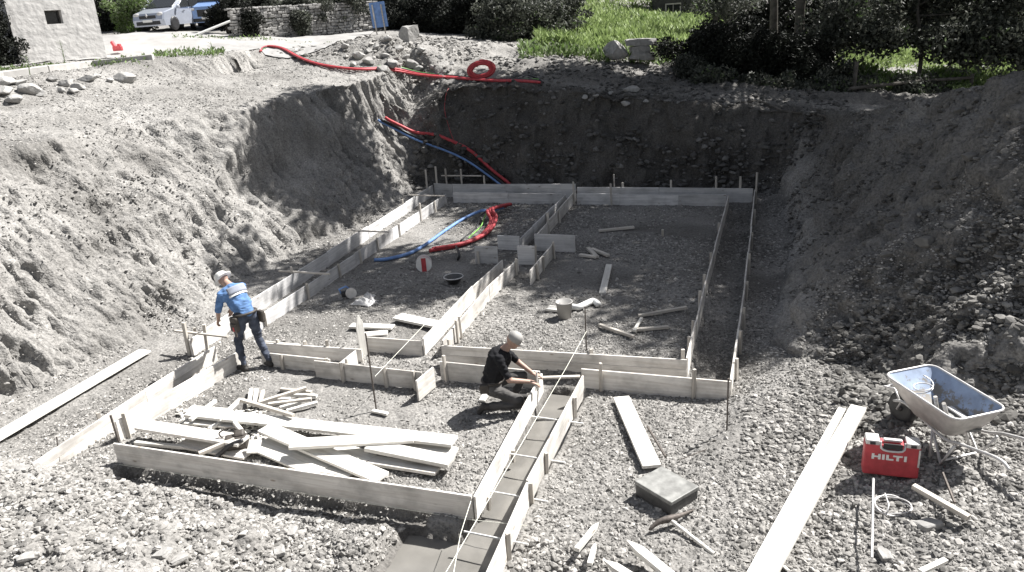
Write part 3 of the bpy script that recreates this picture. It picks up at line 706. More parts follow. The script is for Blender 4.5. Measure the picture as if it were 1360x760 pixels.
pk((848, 421), (912, 410), .03, .05, .06, 'upper of the crossed sticks', .045, 'batten', 'loose sticks on the right half of the floor', 'batten', 'batten')
pk((840, 440), (888, 436), .03, .03, .07, 'lower of the crossed sticks', .045, 'batten', 'loose sticks on the right half of the floor', 'batten', 'batten')
pk((842, 441), (852, 424), .06, .06, .05, 'bright short stick bridging the crossed sticks', .035, 'newwood', 'loose sticks on the right half of the floor', 'batten', 'batten')
for a, b, t_ in [((770, 340), (792, 343), 'lowest stick of the small pile by the middle gap'), ((781, 331), (793, 343), 'slanting stick of the small pile by the middle gap'), ((786, 332), (808, 341), 'right stick of the small pile by the middle gap'), ((795, 308), (842, 303), 'long thin stick in the far shade'), ((834, 273), (836, 314), 'stick standing in the far shade')][:4]:
    pk(a, b, .04, .04, .09, t_, .05, 'batten', 'sticks near the middle gap', 'batten', 'batten')
timber('stake', P(880, 315, 0), P(880, 306, .18), .05, .05, M['batten'], None, 'short pale stake standing alone in the far shade', 'stake')
pk((825, 530), (866, 622), .05, .10, .22, 'bright plank running from the front board to the flat grey box', .04)
pk((1118, 546), (993, 775), .3, .2, .085, 'narrow bright plank lying along the wide one at the lower right', .045)
pk((1140, 544), (1012, 775), .31, .21, .175, 'long wide bright plank reaching the bottom edge right of the trench', .05)
pk((1212, 648), (1286, 690), .56, .50, .06, 'weathered batten lying below the red case', .045, 'batten', None, 'batten', 'batten')
gs = 'pointed stakes lying bottom centre'
pk((766, 733), (795, 697), .10, .10, .055, 'bright pointed stake left of the pickaxe', .045, 'newwood', gs, 'stake', 'stake', .1)
pk((783, 752), (791, 724), .10, .10, .05, 'smaller stake below the bright pointed one', .04, 'newwood', gs, 'stake', 'stake', .08)
pk((892, 770), (832, 721), .12, .22, .10, 'thick stake with its sharpened tip raised, below the pickaxe', .06, 'newwood', gs, 'stake', 'stake', .16)
pk((845, 775), (802, 748), .10, .16, .09, 'stake cut by the bottom edge beside the thick one', .06, 'newwood', gs, 'stake', 'stake', .12)
pk((1222, 762), (1256, 746), .48, .48, .05, 'short bright stick at the bottom edge below the mound', .035, 'newwood', None, 'stick', 'stick')
pk((465+30, 547), (515, 551), .02, .02, .06, 'pale stick on the gravel at the foot of the leaning rod', .03, 'newwood', None, 'stick', 'stick')

x = rng.uniform(0, 1, 420); y = rng.uniform(0, 1, 420); V_, F_ = [], []
for k in range(420):
    p = P(float(235+x[k]*120), float(545+y[k]*45), .02); a_ = rng.random()*6.28; l_ = rng.uniform(.02, .07); w_ = rng.uniform(.006, .02); z_ = hz(p.x, p.y)+rng.uniform(.01, .05)
    u = np.array([math.cos(a_), math.sin(a_), rng.uniform(-.3, .3)])*l_; v = np.array([-math.sin(a_), math.cos(a_), 0])*w_; c = np.array([p.x, p.y, z_]); n0 = len(V_)
    V_ += [c-u-v, c+u-v, c+u+v, c-u+v, c+[0, 0, .012]]; F_ += [(n0, n0+1, n0+4), (n0+1, n0+2, n0+4), (n0+2, n0+3, n0+4), (n0+3, n0, n0+4)]
tag(link('wood_chips', np_mesh('wood_chips', np.array(V_), np.array(F_)), M['newwood']), 'pale wood chips and shavings left of the plank heap', 'wood chips', kind='stuff')
# rods and strings
def rod(a, za, b, zb, label, r=.009, mat='steel', name='steel_rod'):
    o = MB().tube([P(a[0], a[1], za), P(b[0], b[1], zb)], r, 6).build(name, M[mat]); return tag(o, label, 'rod')
p = P(500, 546, 0); o = MB().tube([p, p+Vector((-.06, .1, 1.15))], .012, 6).build('steel_rod', M['steel']); tag(o, 'tall rusty rod standing in the gravel in front of the short middle board', 'rod')
p = P(779, 468, 0); o = MB().tube([p, p+Vector((0, 0, .78))], .011, 6).build('steel_rod', M['steel']); tag(o, 'thin rod standing behind the board right of the crouching worker', 'rod')
p = P(965, 582, .05); o = MB().tube([p, p+Vector((0, 0, .82))], .011, 6).build('steel_rod', M['steel']); tag(o, 'thin rod standing at the near right corner of the formwork', 'rod')
p = P(158, 588, 0); o = MB().tube([p, p+Vector((-.02, 0, .42))], .016, 6).build('steel_rod', M['steel']); tag(o, 'short dark rod at the left end of the long shaded board', 'rod')
p = P(80, 620, .02); o = MB().tube([p, p+Vector((-.04, .1, .38))], .008, 6).build('steel_rod', M['steel']); tag(o, 'thin rod at the outer end of the near left boards', 'rod')
rod((1160, 636), .55, (1158, 741), .46, 'straight steel rod lying on the gravel below the red case', .012, 'zinc')
rod((1252, 628), .6, (1268, 668), .55, 'bent dark rod lying below the wheelbarrow', .014)
rod((860, 567), .12, (884, 607), .14, 'dark iron bar beside the plank that leads to the grey box', .016)
rod((905, 610), .15, (938, 597), .16, 'thin crooked wire above the grey box', .006)
def string(pts, label):
    tag(MB().tube(pts, .0035, 5).build('string_line', M['cord']), label, 'string', 'builder\'s string lines')
string([(-2.70, 4.6, .36), (-2.66, 9.6, .36), P(779, 440, .42)], 'taut pale string over the middle of the trench')
string([(-2.45, 4.6, .30), (-2.80, 5.9, .30), (-2.92, 6.5, .26)], 'slack pale string near the trench mouth')
string([P(498, 500, .5), P(565, 430, .5)], 'pale string slanting from the tall rod to the middle wall')
string([(-7.9, 6.56, .02), (-2.9, 6.50, .02), (-2.3, 6.5, .05)], 'pale string along the foot of the long shaded board')

# ------------------------------------------------------------------ pipes
def hose(label, pts, r, mat, name='conduit', group=None, drape=True, n=8, cat='hose'):
    q = catmull(pts, n)
    if drape:
        zz = [max(p.z, hz(p.x, p.y)+r) for p in q]
        for _ in range(14): zz = [zz[0]]+[(zz[i-1]+zz[i]*2+zz[i+1])/4 for i in range(1, len(zz)-1)]+[zz[-1]]
        q = [Vector((p.x, p.y, z_)) for p, z_ in zip(q, zz)]
    return tag(MB().tube(q, r, 8).build(name, M[mat], smooth=True), label, cat, group)
top = [GS(*k, .05) for k in ((346, 70), (354, 63), (375, 66), (398, 79), (430, 89), (480, 95), (540, 101), (600, 106), (660, 110), (718, 112))]
def off(pts, dx, dy, dz=0): return [p+RH*dx+FH*dy+Vector((0, 0, dz)) for p in pts]
for k, (dy, m_, t_) in enumerate([(0, 'red', 'red conduit lying along the top of the far bank, nearest of the pair'), (.11, 'red', 'red conduit lying along the top of the far bank, behind its twin'), (.22, 'black', 'black pipe beside the red conduits along the far bank'), (.30, 'green', 'thin green cable beside the red conduits along the far bank')]):
    q = [p+FH*dy+Vector((0, 0, .05)) for p in top]
    hose(t_, q, .036 if k < 2 else (.034 if k == 2 else .02), m_, group='conduits along the far bank')
c0 = on(G(640, 107), .34)
q = []
for k in range(140):
    a = k/140*math.pi*2*5.3; rr = .22+.17*k/140+.02*math.sin(k*.47)
    q.append(c0+RH*rr*math.cos(a)*1.25+Vector((0, 0, rr*.72*math.sin(a)))+FH*(.05*math.sin(k*.11)+.02*math.cos(a*.5)))
tag(MB().tube(q, .036, 6).build('conduit_coil', M['red'], smooth=True), 'coil of red conduit propped on the far bank', 'hose coil')
hose('black pipe curving past the end of the red conduits', [G(690, 106), G(702, 101), G(714, 105), G(722, 112)], .03, 'black')
hose('thin red cable hanging down the far pit wall', [G(596, 118), G(592, 135), G(591, 150), G(598, 175), G(606, 195)], .007, 'red', cat='cable')
dn = [GS(507, 161, .05), GS(535, 176, .05), GS(570, 194, .05), GS(612, 208, .05), GS(645, 229, .05), GS(672, 250, .05)]
hose('red conduit running down the far left corner into the pit', off(dn, .12, .05, .1), .05, 'red')
hose('blue water pipe running down the far left corner into the pit', off(dn, -.10, -.05, .05), .035, 'blue')
hose('black pipe running down between the red and blue ones', off(dn, .0, -.02, .06), .04, 'black')
hose('blue water pipe snaking across the far left bay', [P(668, 276, .1), P(650, 280, .25), P(638, 280, .2), P(615, 292, .06), P(590, 308, .05), P(567, 324, .05), P(545, 336, .05), P(515, 344, .05), P(497, 346, .05)], .04, 'blue')
for k, (dx, dy, t_) in enumerate([(0, 0, 'red conduit curving across the far left bay, left of its twins'), (.07, .06, 'red conduit curving across the far left bay, middle one'), (.14, .02, 'red conduit curving across the far left bay, right of its twins')]):
    hose(t_, off([P(672, 274, .08), P(650, 278, .3), P(648, 283, .3), P(652, 292, .15), P(646, 306, .06), P(630, 318, .06), P(605, 327, .06), P(570, 333, .06)], dx, dy, .02*k), .045, 'red', group='red conduits in the far left bay')
hose('thin green cable curving beside the red conduits', [P(648, 279, .3), P(643, 290, .15), P(638, 302, .04), P(622, 317, .03)], .016, 'green', cat='cable')
hose('black cable curving beside the green one', [P(647, 279, .3), P(638, 288, .12), P(632, 303, .04), P(612, 320, .03)], .022, 'black', cat='cable')
hose('short black pipe end standing under the red conduits', [P(608, 345, .02), P(610, 338, .15), P(606, 328, .12)], .03, 'black', drape=False)

# ------------------------------------------------------------------ props
# bucket with plank and cloth
p = on(P(750, 422, 0)); r = empty('bucket', p, .3); tag(r, 'pale grey bucket standing on the right half of the floor', 'bucket')
MB().lathe([(.0, .004), (.115, .0), (.145, .29), (.152, .29), (.152, .305), (.140, .305), (.112, .015), (0, .015)], seg=24).build('shell', M['concrete'], r, smooth=True)
MB().tube([Vector((.15*math.cos(a), .02+.05*math.sin(a), .28-.14*math.sin(a))) for a in np.linspace(0, math.pi, 12)], .004, 5).build('handle', M['zinc'], r)
pk((728, 411), (748, 413), .03, .03, .2, 'rounded pale board end left of the bucket', .05)
hose('thick pale rolled sack lying right of the bucket', [P(757, 407, .08), P(768, 408, .08), P(780, 403, .08), P(788, 400, .08), P(795, 405, .06)], .06, 'white', 'sack', cat='sack')
# red and white tape reel lying on its side
p = P(563, 350, .17); r = empty('reel', p, .4); tag(r, 'round reel with red band and pale flanges on the far left bay floor', 'reel')
for s_ in (-1, 1): MB().lathe([(0, -.012), (.17, -.012), (.17, .012), (0, .012)], (0, s_*.09, 0), 22, 'Y').build('flange', M['white'], r)
MB().lathe([(.02, -.078), (.13, -.078), (.13, .078), (.02, .078)], (0, 0, 0), 20, 'Y').build('winding', M['red'], r)
MB().box((0, -.108, 0), (.1, .006, .3)).build('label_band', M['red'], r)
p = P(603, 376, .0); r = empty('basin', p); tag(r, 'shallow dark basin on the floor below the reel', 'basin')
MB().lathe([(0, .005), (.1, .0), (.19, .12), (.2, .12), (.2, .14), (.18, .14), (.1, .03), (0, .03)], seg=22).build('shell', M['darksteel'], r, smooth=True)
MB().tube([Vector((.2*math.cos(a), .2*math.sin(a), .14)) for a in np.linspace(0, 2*math.pi, 25)[:-1]], .012, 6, closed=True).build('rim', M['zinc'], r)
# dropped jacket / sheets on left bay floor
def rumple(name, p, w, d, h, mat, label, cat, seed):
    X, Y = np.meshgrid(np.linspace(-1, 1, 26), np.linspace(-1, 1, 22))
    e = 1-.25*np.abs(vnoise(np.arctan2(Y, X)*1.5, 0, 0, seed)); R_ = np.maximum(np.abs(X), np.abs(Y))
    Z = h*(.35+.65*np.abs(fbm(X*1.6, Y*1.6, 0, 3, seed)))*(1-R_**4)
    V_ = np.stack([X*w/2*e, Y*d/2*e, Z+.01], -1).reshape(-1, 3); k = np.arange(X.size).reshape(X.shape)
    f = np.stack([k[:-1, :-1], k[:-1, 1:], k[1:, 1:], k[1:, :-1]], -1).reshape(-1, 4)
    o = link(name, np_mesh(name, V_, f, True), mat, loc=p, rot=(0, 0, seed)); m_ = o.modifiers.new('t', 'SOLIDIFY'); m_.thickness = .012; tag(o, label, cat)
rumple('cloth', on(P(484, 404, 0)), .5, .38, .1, M['zinc'], 'crumpled pale sheet on the left bay floor', 'sheet', 3)
rumple('cement_bag', on(P(490, 398, 0)), .3, .25, .12, M['zinc'], 'smaller folded sheet piece behind the crumpled one', 'sheet', 5)
# power tool on floor
p = on(P(463, 397, 0)); r = empty('power_tool', p, .6); tag(r, 'dark hand-held power saw lying on the left bay floor', 'power tool')
MB().box((0, 0, .09), (.26, .12, .12), bev=.03).build('body', M['black'], r)
MB().lathe([(0, -.01), (.11, -.01), (.11, .01), (0, .01)], (.06, -.08, .11), 20, 'Y').build('blade_guard', M['zinc'], r)
MB().tube([(-.12, 0, .1), (-.16, 0, .2), (-.02, 0, .24), (.06, 0, .16)], .02, 8).build('handle', M['blue'], r, smooth=True)
# dark bag in the heap
p = P(316, 596, .05); r = empty('tool_bag', p, .5); tag(r, 'dark soft tool bag with a strap in the heap of planks', 'tool bag')
MB().box((0, 0, .10), (.30, .18, .19), bev=.05, seg=3).box((.05, .02, .20), (.14, .12, .08), Matrix.Rotation(.4, 3, 'X'), bev=.03).build('bag', M['belt'], r)
MB().tube(catmull([(-.14, 0, .16), (-.2, .05, .24), (-.04, .09, .27), (.13, 0, .18)], 6), .012, 6).build('strap', M['belt'], r, smooth=True)
hose('black rubber hose trailing from the tool bag over the planks', [P(322, 585, .25), P(305, 592, .2), P(292, 603, .1), P(275, 612, .04), P(215, 603, .04), P(190, 597, .04)], .03, 'black', drape=False)
# flat grey box (upturned mortar tray with lid)
a_, b_, c_ = P(843, 637, .30), P(892, 664, .30), P(928, 643, .30)
ctr = P(885, 642, .26); ux = (P(892, 667, .26)-P(843, 638, .26)); ang = math.atan2(ux.y, ux.x)
wdt = ux.length; dpt = (P(928, 645, .26)-P(892, 667, .26)).length
r = empty('flat_box', Vector((ctr.x, ctr.y, .07)), ang); tag(r, 'flat dark box with a worn grey lid lying on the gravel', 'box')
MB().box((0, 0, .07), (wdt*.97, dpt*.97, .14), bev=.01).build('tray', M['darksteel'], r)
MB().box((0, 0, .165), (wdt, dpt, .045), bev=.008).build('lid', M['lidgrey'], r)
# pickaxe
hd = P(890, 690, .16); r = empty('pickaxe', Vector((hd.x, hd.y, .1))); tag(r, 'pickaxe with wooden handle and rusty head on the gravel', 'pickaxe')
def loc_(q): return [Vector(v)-r.location for v in q]
MB().tube(loc_([P(889, 690, .18), P(905, 702, .15), P(948, 736, .12)]), [.022, .018, .022], 10).build('handle', M['newwood'], r, smooth=True)
MB().tube(loc_(catmull([P(862, 704, .12), P(874, 694, .17), P(889, 689, .19), P(905, 684, .18), P(922, 677, .12)], 4)), [.012, .016, .02, .024, .028, .030, .034, .036, .036, .034, .030, .026, .022, .018, .014, .010, .006], 8).build('head', M['steel'], r, smooth=True)
# cable coil at lower right
q = []
c0 = on(P(1186, 656, .5), .03)
for k in range(90):
    a = k/90*math.pi*2*2.6+.8; rr = .15+.012*math.sin(k*.5); q.append(c0+Vector((rr*math.cos(a)*1.1, rr*math.sin(a), .02+.015*math.sin(k*.3))))
q += [q[-1]+Vector((.02, .1, .02)), q[-1]+Vector((.0, .25, .05))]
q = [Vector((v.x, v.y, max(v.z, hz(v.x, v.y)+.012))) for v in q]
tag(MB().tube(q, .008, 6).build('wire_coil', M['zinc'], smooth=True), 'loose coil of pale wire below the red case', 'wire coil')

# red tool case
ca, cb = P(1147, 606, .60), P(1222, 614, .60)
print('case ground', hz(ca.x, ca.y), hz(cb.x, cb.y), 'G', G(1149, 609))
dv = cb-ca; cw = dv.length; ang = math.atan2(dv.y, dv.x); hh = .40
cp = (ca+cb)/2; cp += Vector((-math.sin(ang), math.cos(ang), 0))*.07
r = empty('tool_case', Vector((cp.x, cp.y, hz(cp.x, cp.y)+.03)), ang); tag(r, 'red plastic tool case standing upright on the gravel by the wheelbarrow', 'tool case')
tp = math.radians(0)
MB().box((0, 0, hh*.47), (cw, .15, hh*.92), bev=.022, seg=3).build('shell', M['red'], r, smooth=False)
for s_ in (-1, 1): MB().box((s_*cw*.36, 0, hh*.965), (cw*.25, .158, .055), bev=.01).build('top_corner', M['zinc'], r)
MB().tube(catmull([(-cw*.22, -.045, hh*.99), (-cw*.17, -.085, hh*.80), (cw*.17, -.085, hh*.80), (cw*.22, -.045, hh*.99)], 4), .012, 8).build('grip_rim', M['zinc'], r, smooth=True)
MB().box((0, -.078, hh*.90), (cw*.34, .012, hh*.16), bev=.004).build('grip_recess', M['black'], r)
MB().box((0, -.012, hh*1.0), (cw*.34, .045, .03), bev=.01).build('handle', M['zinc'], r)
for s_ in (-1, 1): MB().box((s_*cw*.36, -.082, hh*.965), (cw*.1, .014, .035), bev=.004).build('latch', M['black'], r)
MB().box((cw*.475, -.078, hh*.62), (.018, .012, hh*.5), bev=.003).build('hinge_strip', M['zinc'], r)
tl = MB()   # raised block lettering on the case front
def bar(x0, z0, x1, z1):
    lh = .062; lx = lambda u: -cw*.36+u*.0147; lz = lambda w_: hh*.50+w_*lh
    tl.box(((lx(x0)+lx(x1))/2, -.078, (lz(z0)+lz(z1))/2), (abs(lx(x1)-lx(x0)), .008, abs(lz(z1)-lz(z0))))
U = cw*.72/.0147/25.
def br(x0, z0, x1, z1): bar(x0*U, z0, x1*U, z1)
br(0, 0, 1.6, 1); br(4, 0, 5.6, 1); br(1.6, .36, 4, .64)             # H
br(6.5, 0, 8.1, 1)                                                  # I
br(9, 0, 10.6, 1); br(10.6, 0, 13.6, .28)                           # L
br(13.2, .72, 19, 1); br(15.3, 0, 16.9, .72)                        # T
br(20, 0, 21.6, 1)                                                  # I
tl.build('lettering', M['white'], r)

# wheelbarrow -------------------------------------------------------------
zb = .55
tray_pts = [P(1186, 497, zb+.62), P(1240, 487, zb+.60), P(1330, 532, zb+.60), P(1275, 560, zb+.56)]
A_, B_, C_, D_ = tray_pts
ctr = sum(tray_pts, Vector())/4
fdir = ((A_+B_)/2-(C_+D_)/2); fdir.z = 0; ltray = fdir.length; fdir.normalize(); sdir = Vector((-fdir.y, fdir.x, 0))
gz = hz(ctr.x, ctr.y); print('barrow', ctr, gz)
r = empty('wheelbarrow', Vector((ctr.x, ctr.y, gz)), math.atan2(fdir.y, fdir.x)); tag(r, 'wheelbarrow with a dented pale tray, bluish inside, below the spoil mound', 'wheelbarrow')
M['traymat'] = simple('worn bluish tray paint', (.27, .33, .44), .55, .1, .3, 5, .1, .4)
M['trayout'] = simple('worn pale tray steel', (.46, .44, .42), .5, .3, .2, 9, .15, .4)
nt = M['traymat'].node_tree; b_ = nt.nodes['Principled BSDF']; src = b_.inputs['Base Color'].links[0].from_socket
tc = N(nt, 'ShaderNodeTexCoord'); no = N(nt, 'ShaderNodeTexNoise', Scale=6., Detail=8., Roughness=.7); nt.links.new(tc.outputs['Object'], no.inputs['Vector'])
sp = N(nt, 'ShaderNodeSeparateXYZ'); nt.links.new(tc.outputs['Object'], sp.inputs[0])
ma = N(nt, 'ShaderNodeMath', operation='MULTIPLY_ADD'); nt.links.new(sp.outputs['Z'], ma.inputs[0]); ma.inputs[1].default_value = -.9; ma.inputs[2].default_value = .50
ad = N(nt, 'ShaderNodeMath', operation='ADD'); nt.links.new(no.outputs['Fac'], ad.inputs[0]); nt.links.new(ma.outputs[0], ad.inputs[1])
fr = ramp(nt, ad.outputs[0], [(.52, (0, 0, 0)), (.58, (1, 1, 1))])
mx = N(nt, 'ShaderNodeMix', data_type='RGBA'); nt.links.new(fr, mx.inputs[0]); nt.links.new(src, mx.inputs[6]); mx.inputs[7].default_value = (.19, .175, .155, 1)
nt.links.new(mx.outputs[2], b_.inputs['Base Color'])
TL, TW = .96, .64
def tray_ring(z, x0, x1, w, rr=.1, n=5, tiltz=0.):
    out = []
    for cx, cy, a0 in ((x1-rr, w/2-rr, 0), (x0+rr, w/2-rr, 90), (x0+rr, -w/2+rr, 180), (x1-rr, -w/2+rr, 270)):
        for k in range(n): a = math.radians(a0+90*k/(n-1)); xx = cx+rr*math.cos(a); out.append(Vector((xx, cy+rr*math.sin(a), z+tiltz*xx)))
    return out
def loft(rings, cap=True):
    m = MB(); rv = [[m.b.verts.new(p) for p in q] for q in rings]
    for A, B in zip(rv, rv[1:]):
        for k in range(len(A)): m.b.faces.new((A[k], A[(k+1) % len(A)], B[(k+1) % len(A)], B[k]))
    if cap: m.b.faces.new(rv[-1])
    return m
ti = .05
loft([tray_ring(.66, -TL/2, TL/2+.06, TW, tiltz=ti), tray_ring(.50, -TL/2+.07, TL/2-.08, TW-.1, tiltz=ti), tray_ring(.36, -TL/2+.16, TL/2-.26, TW-.2, .09, tiltz=ti), tray_ring(.345, -TL/2+.2, TL/2-.3, TW-.28, .07, tiltz=ti)]).build('tray_outside', M['trayout'], r, smooth=True)
loft([tray_ring(.661, -TL/2+.008, TL/2+.052, TW-.016, tiltz=ti), tray_ring(.51, -TL/2+.08, TL/2-.09, TW-.116, tiltz=ti), tray_ring(.372, -TL/2+.17, TL/2-.27, TW-.216, .09, tiltz=ti), tray_ring(.357, -TL/2+.21, TL/2-.31, TW-.3, .07, tiltz=ti)]).build('tray_inside', M['traymat'], r, smooth=True)
MB().tube(tray_ring(.663, -TL/2, TL/2+.06, TW, tiltz=ti), .013, 8, closed=True).build('rim', M['zinc'], r, smooth=True)
for s_ in (-1, 1):
    f_ = MB()
    f_.tube(catmull([(.62, s_*.07, .27), (.35, s_*.13, .36), (-.25, s_*.22, .31), (-.55, s_*.27, .40), (-.98, s_*.29, .50), (-1.12, s_*.29, .46)], 6), .017, 8)
    f_.build('handle', M['zinc'], r, smooth=True)
    lg = MB(); lg.tube([(-.10, s_*.2, .33), (-.30, s_*.24, .02), (-.46, s_*.26, .33)], .015, 8); lg.tube([(-.10, s_*.2, .33), (-.16, s_*.25, .02)], .013, 8)
    lg.build('leg', M['zinc'], r, smooth=True)
MB().tube([(-.28, -.24, .04), (-.28, .24, .04)], .012, 8).build('leg_brace', M['zinc'], r)
wh = empty('wheel', (.56, 0, .19)); wh.parent = r
MB().lathe([(.115, -.035), (.15, -.045), (.185, -.03), (.195, 0), (.185, .03), (.15, .045), (.115, .035)], (0, 0, 0), 26, 'Y').build('tyre', M['black'], wh, smooth=True)
w_ = MB().lathe([(0, -.05), (.03, -.05), (.03, -.02), (.115, -.025), (.12, 0), (.115, .025), (.03, .02), (.03, .05), (0, .05)], (0, 0, 0), 22, 'Y')
w_.build('rim', M['darksteel'], wh, smooth=True)
fk = MB(); [fk.tube([(.56, s_*.075, .19), (.50, s_*.09, .30), (.62, s_*.075, .42)], .012, 8) for s_ in (-1, 1)]; fk.tube(catmull([(.62, -.08, .42), (.80, -.06, .36), (.82, 0, .34), (.80, .06, .36), (.62, .08, .42)], 5), .014, 8)
fk.build('wheel_guard', M['zinc'], r, smooth=True)
rw = Matrix.LocRotScale(r.location, r.rotation_euler, None)
def inw(x, y, z): return rw @ Vector((x, y, z))
o = MB().tube([inw(-.0, .05, .39), inw(.02, .10, .62)], .020, 10).build('hammer_handle', M['batten']); tag(o, 'thick wooden club sticking up in the wheelbarrow, left one', 'haft')  # loose hammer handles, no heads modelled
o = MB().tube([inw(-.08, .0, .39), inw(-.10, .10, .60)], .020, 10).build('hammer_handle', M['batten']); tag(o, 'thick wooden club sticking up in the wheelbarrow, right one', 'haft')
q = [inw(.28+.09*math.cos(a), .02+.1*math.sin(a), .47+.05*math.sin(a*.5)+.006*k) for k, a in enumerate(np.linspace(0, 12, 40))]
tag(MB().tube(q, .007, 6).build('wire_ring', M['zinc'], smooth=True), 'ring of wire hung inside the front of the wheelbarrow tray', 'wire ring')
o = MB().ball(inw(-.22, -.02, .385), (.20, .13, .035), 3, .12).ball(inw(-.05, -.1, .38), (.12, .08, .03), 3, .12).build('mortar_crust', M['lidgrey']); tag(o, 'dried mortar crust in the bottom of the wheelbarrow', 'mortar')
timber('offcut', inw(-.3, -.1, .42), inw(.06, -.14, .42), .06, .02, M['zinc'], None, 'flat pale offcut lying in the wheelbarrow tray', 'offcut')

# ------------------------------------------------------------------ people
M['skin'] = simple('tanned skin', (.36, .24, .19), .55, 0, .08, 8, .05)
M['blueshirt'] = simple('blue work shirt', (.11, .20, .38), .9, 0, .4, 8, .4, .1)
M['greypatch'] = simple('grey shoulder cloth', (.26, .28, .33), .85, 0, .15, 9, .3, .1)
M['bluetrousers'] = simple('faded blue trousers', (.065, .075, .10), .85, 0, .5, 5, .5, .1)
M['blackshirt'] = simple('black shirt', (.018, .018, .020), .85, 0, .2, 8, .4, .1)
M['greytrousers'] = simple('dark grey trousers', (.085, .082, .08), .85, 0, .3, 6, .5, .1)
M['boots'] = simple('dark boots', (.045, .042, .04), .7, 0, .3, 12, .3)
M['reflect'] = simple('reflective tape', (.75, .75, .72), .35, 0, .05, 20, 0)
M['helmet'] = simple('white safety helmet', (.78, .77, .73), .35, 0, .05, 6, 0)
M['capcloth'] = simple('pale grey cap', (.27, .262, .25), .85, 0, .12, 10, .2)
def body(parts, mats, parent, name='body', vox=.011, wrinkle=()):
    """parts: (a, b, ra, rb, mat index, sx) tapered capsules; one continuous skin by voxel union"""
    m = MB()
    for (a, b, ra, rb, mi, sq) in parts:
        a, b = Vector(a), Vector(b); d = b-a; Ln = d.length
        z = d.normalized() if Ln > 1e-5 else Vector((0, 0, 1))
        x = z.cross(Vector((0, 1, 0)));  x = x.normalized() if x.length > 1e-3 else Vector((1, 0, 0))
        y = z.cross(x); R = Matrix((x, y, z)).transposed()
        prof = [(ra*math.cos(t), -ra*math.sin(t)) for t in np.linspace(math.pi/2, 0, 5)]+[(rb*math.cos(t), Ln+rb*math.sin(t)) for t in np.linspace(0, math.pi/2, 5)]
        prof[0] = (0, prof[0][1]); prof[-1] = (0, prof[-1][1])
        n0 = len(m.b.verts); m.lathe(prof, seg=14)
        m.b.verts.ensure_lookup_table()
        for v in m.b.verts[n0:]:
            c = v.co.copy(); c.y *= sq; v.co = R @ c + a
    bmesh.ops.remove_doubles(m.b, verts=m.b.verts[:], dist=1e-7); bmesh.ops.recalc_face_normals(m.b, faces=m.b.faces[:])
    me = bpy.data.meshes.new('tmp'); m.b.to_mesh(me); m.b.free()
    t = bpy.data.objects.new('tmp', me); col.objects.link(t)
    rm = t.modifiers.new('r', 'REMESH'); rm.mode = 'VOXEL'; rm.voxel_size = vox
    sm = t.modifiers.new('s', 'SMOOTH'); sm.factor = .5; sm.iterations = 4
    dg = bpy.context.evaluated_depsgraph_get(); dg.update()
    ev = bpy.data.meshes.new_from_object(t.evaluated_get(dg)); bpy.data.objects.remove(t); bpy.data.meshes.remove(me)
    ev.name = name; ev.materials.clear()
    for k in mats: ev.materials.append(M[k])
    n = len(ev.polygons); cc = np.zeros(n*3); ev.polygons.foreach_get('center', cc); cc = cc.reshape(-1, 3)
    best = np.full(n, 1e9); mi_ = np.zeros(n, np.int32)
    for (a, b, ra, rb, mi, sq) in parts:
        a = np.array(a); b = np.array(b); d = b-a; t_ = np.clip(((cc-a) @ d)/max(d @ d, 1e-9), 0, 1)
        ds = np.linalg.norm(cc-(a+t_[:, None]*d), axis=1)-(ra+(rb-ra)*t_)
        k = ds < best; best[k] = ds[k]; mi_[k] = mi
    ev.polygons.foreach_set('material_index', mi_)
    # cloth folds
    nv = len(ev.vertices); co = np.zeros(nv*3); ev.vertices.foreach_get('co', co); co = co.reshape(-1, 3)
    no = np.zeros(nv*3); ev.vertices.foreach_get('normal', no); no = no.reshape(-1, 3)
    vm = np.zeros(nv, bool)
    for pl in ev.polygons:
        if pl.material_index in wrinkle:
            vm[list(pl.vertices)] = True
    co += no*(vm*(.013*fbm(co[:, 0]*8, co[:, 1]*8, co[:, 2]*17, 3, 5)-.008*np.abs(vnoise(co[:, 0]*14, co[:, 1]*14, co[:, 2]*26, 9))))[:, None]
    ev.vertices.foreach_set('co', co.ravel()); ev.polygons.foreach_set('use_smooth', np.ones(n, bool)); ev.update()
    return link(name, ev, None, parent)
def hand(parts, w, fwd, pal, side, curl=.5, mi=0, s=1.):
    """palm from wrist w along fwd; pal = palm direction; side = thumb side; five bent fingers"""
    w, fwd, pal, side = Vector(w), Vector(fwd).normalized(), Vector(pal).normalized(), Vector(side).normalized()
    for k, u in enumerate((-.030, -.010, .010, .030)):
        k0 = w+side*u*.7; k1 = w+fwd*.085*s+side*u
        parts.append((k0, k1, .019, .013, mi, 1.))
        ln = (.026, .031, .034, .030)[k]*s; a = 0.; p = k1
        for j in range(3):
            a += curl*(.55+.2*j); q = p+(fwd*math.cos(a)+pal*math.sin(a))*ln*(1-.18*j)
            parts.append((p, q, .0095-.0008*j, .0088-.0008*j, mi, 1.)); p = q
    t0 = w+fwd*.02+side*.026; t1 = t0+(fwd*.6+side*.7+pal*.4).normalized()*.042; t2 = t1+(fwd*.8+pal*.6).normalized()*.032
    parts.append((t0, t1, .014, .0115, mi, 1.)); parts.append((t1, t2, .011, .009, mi, 1.))
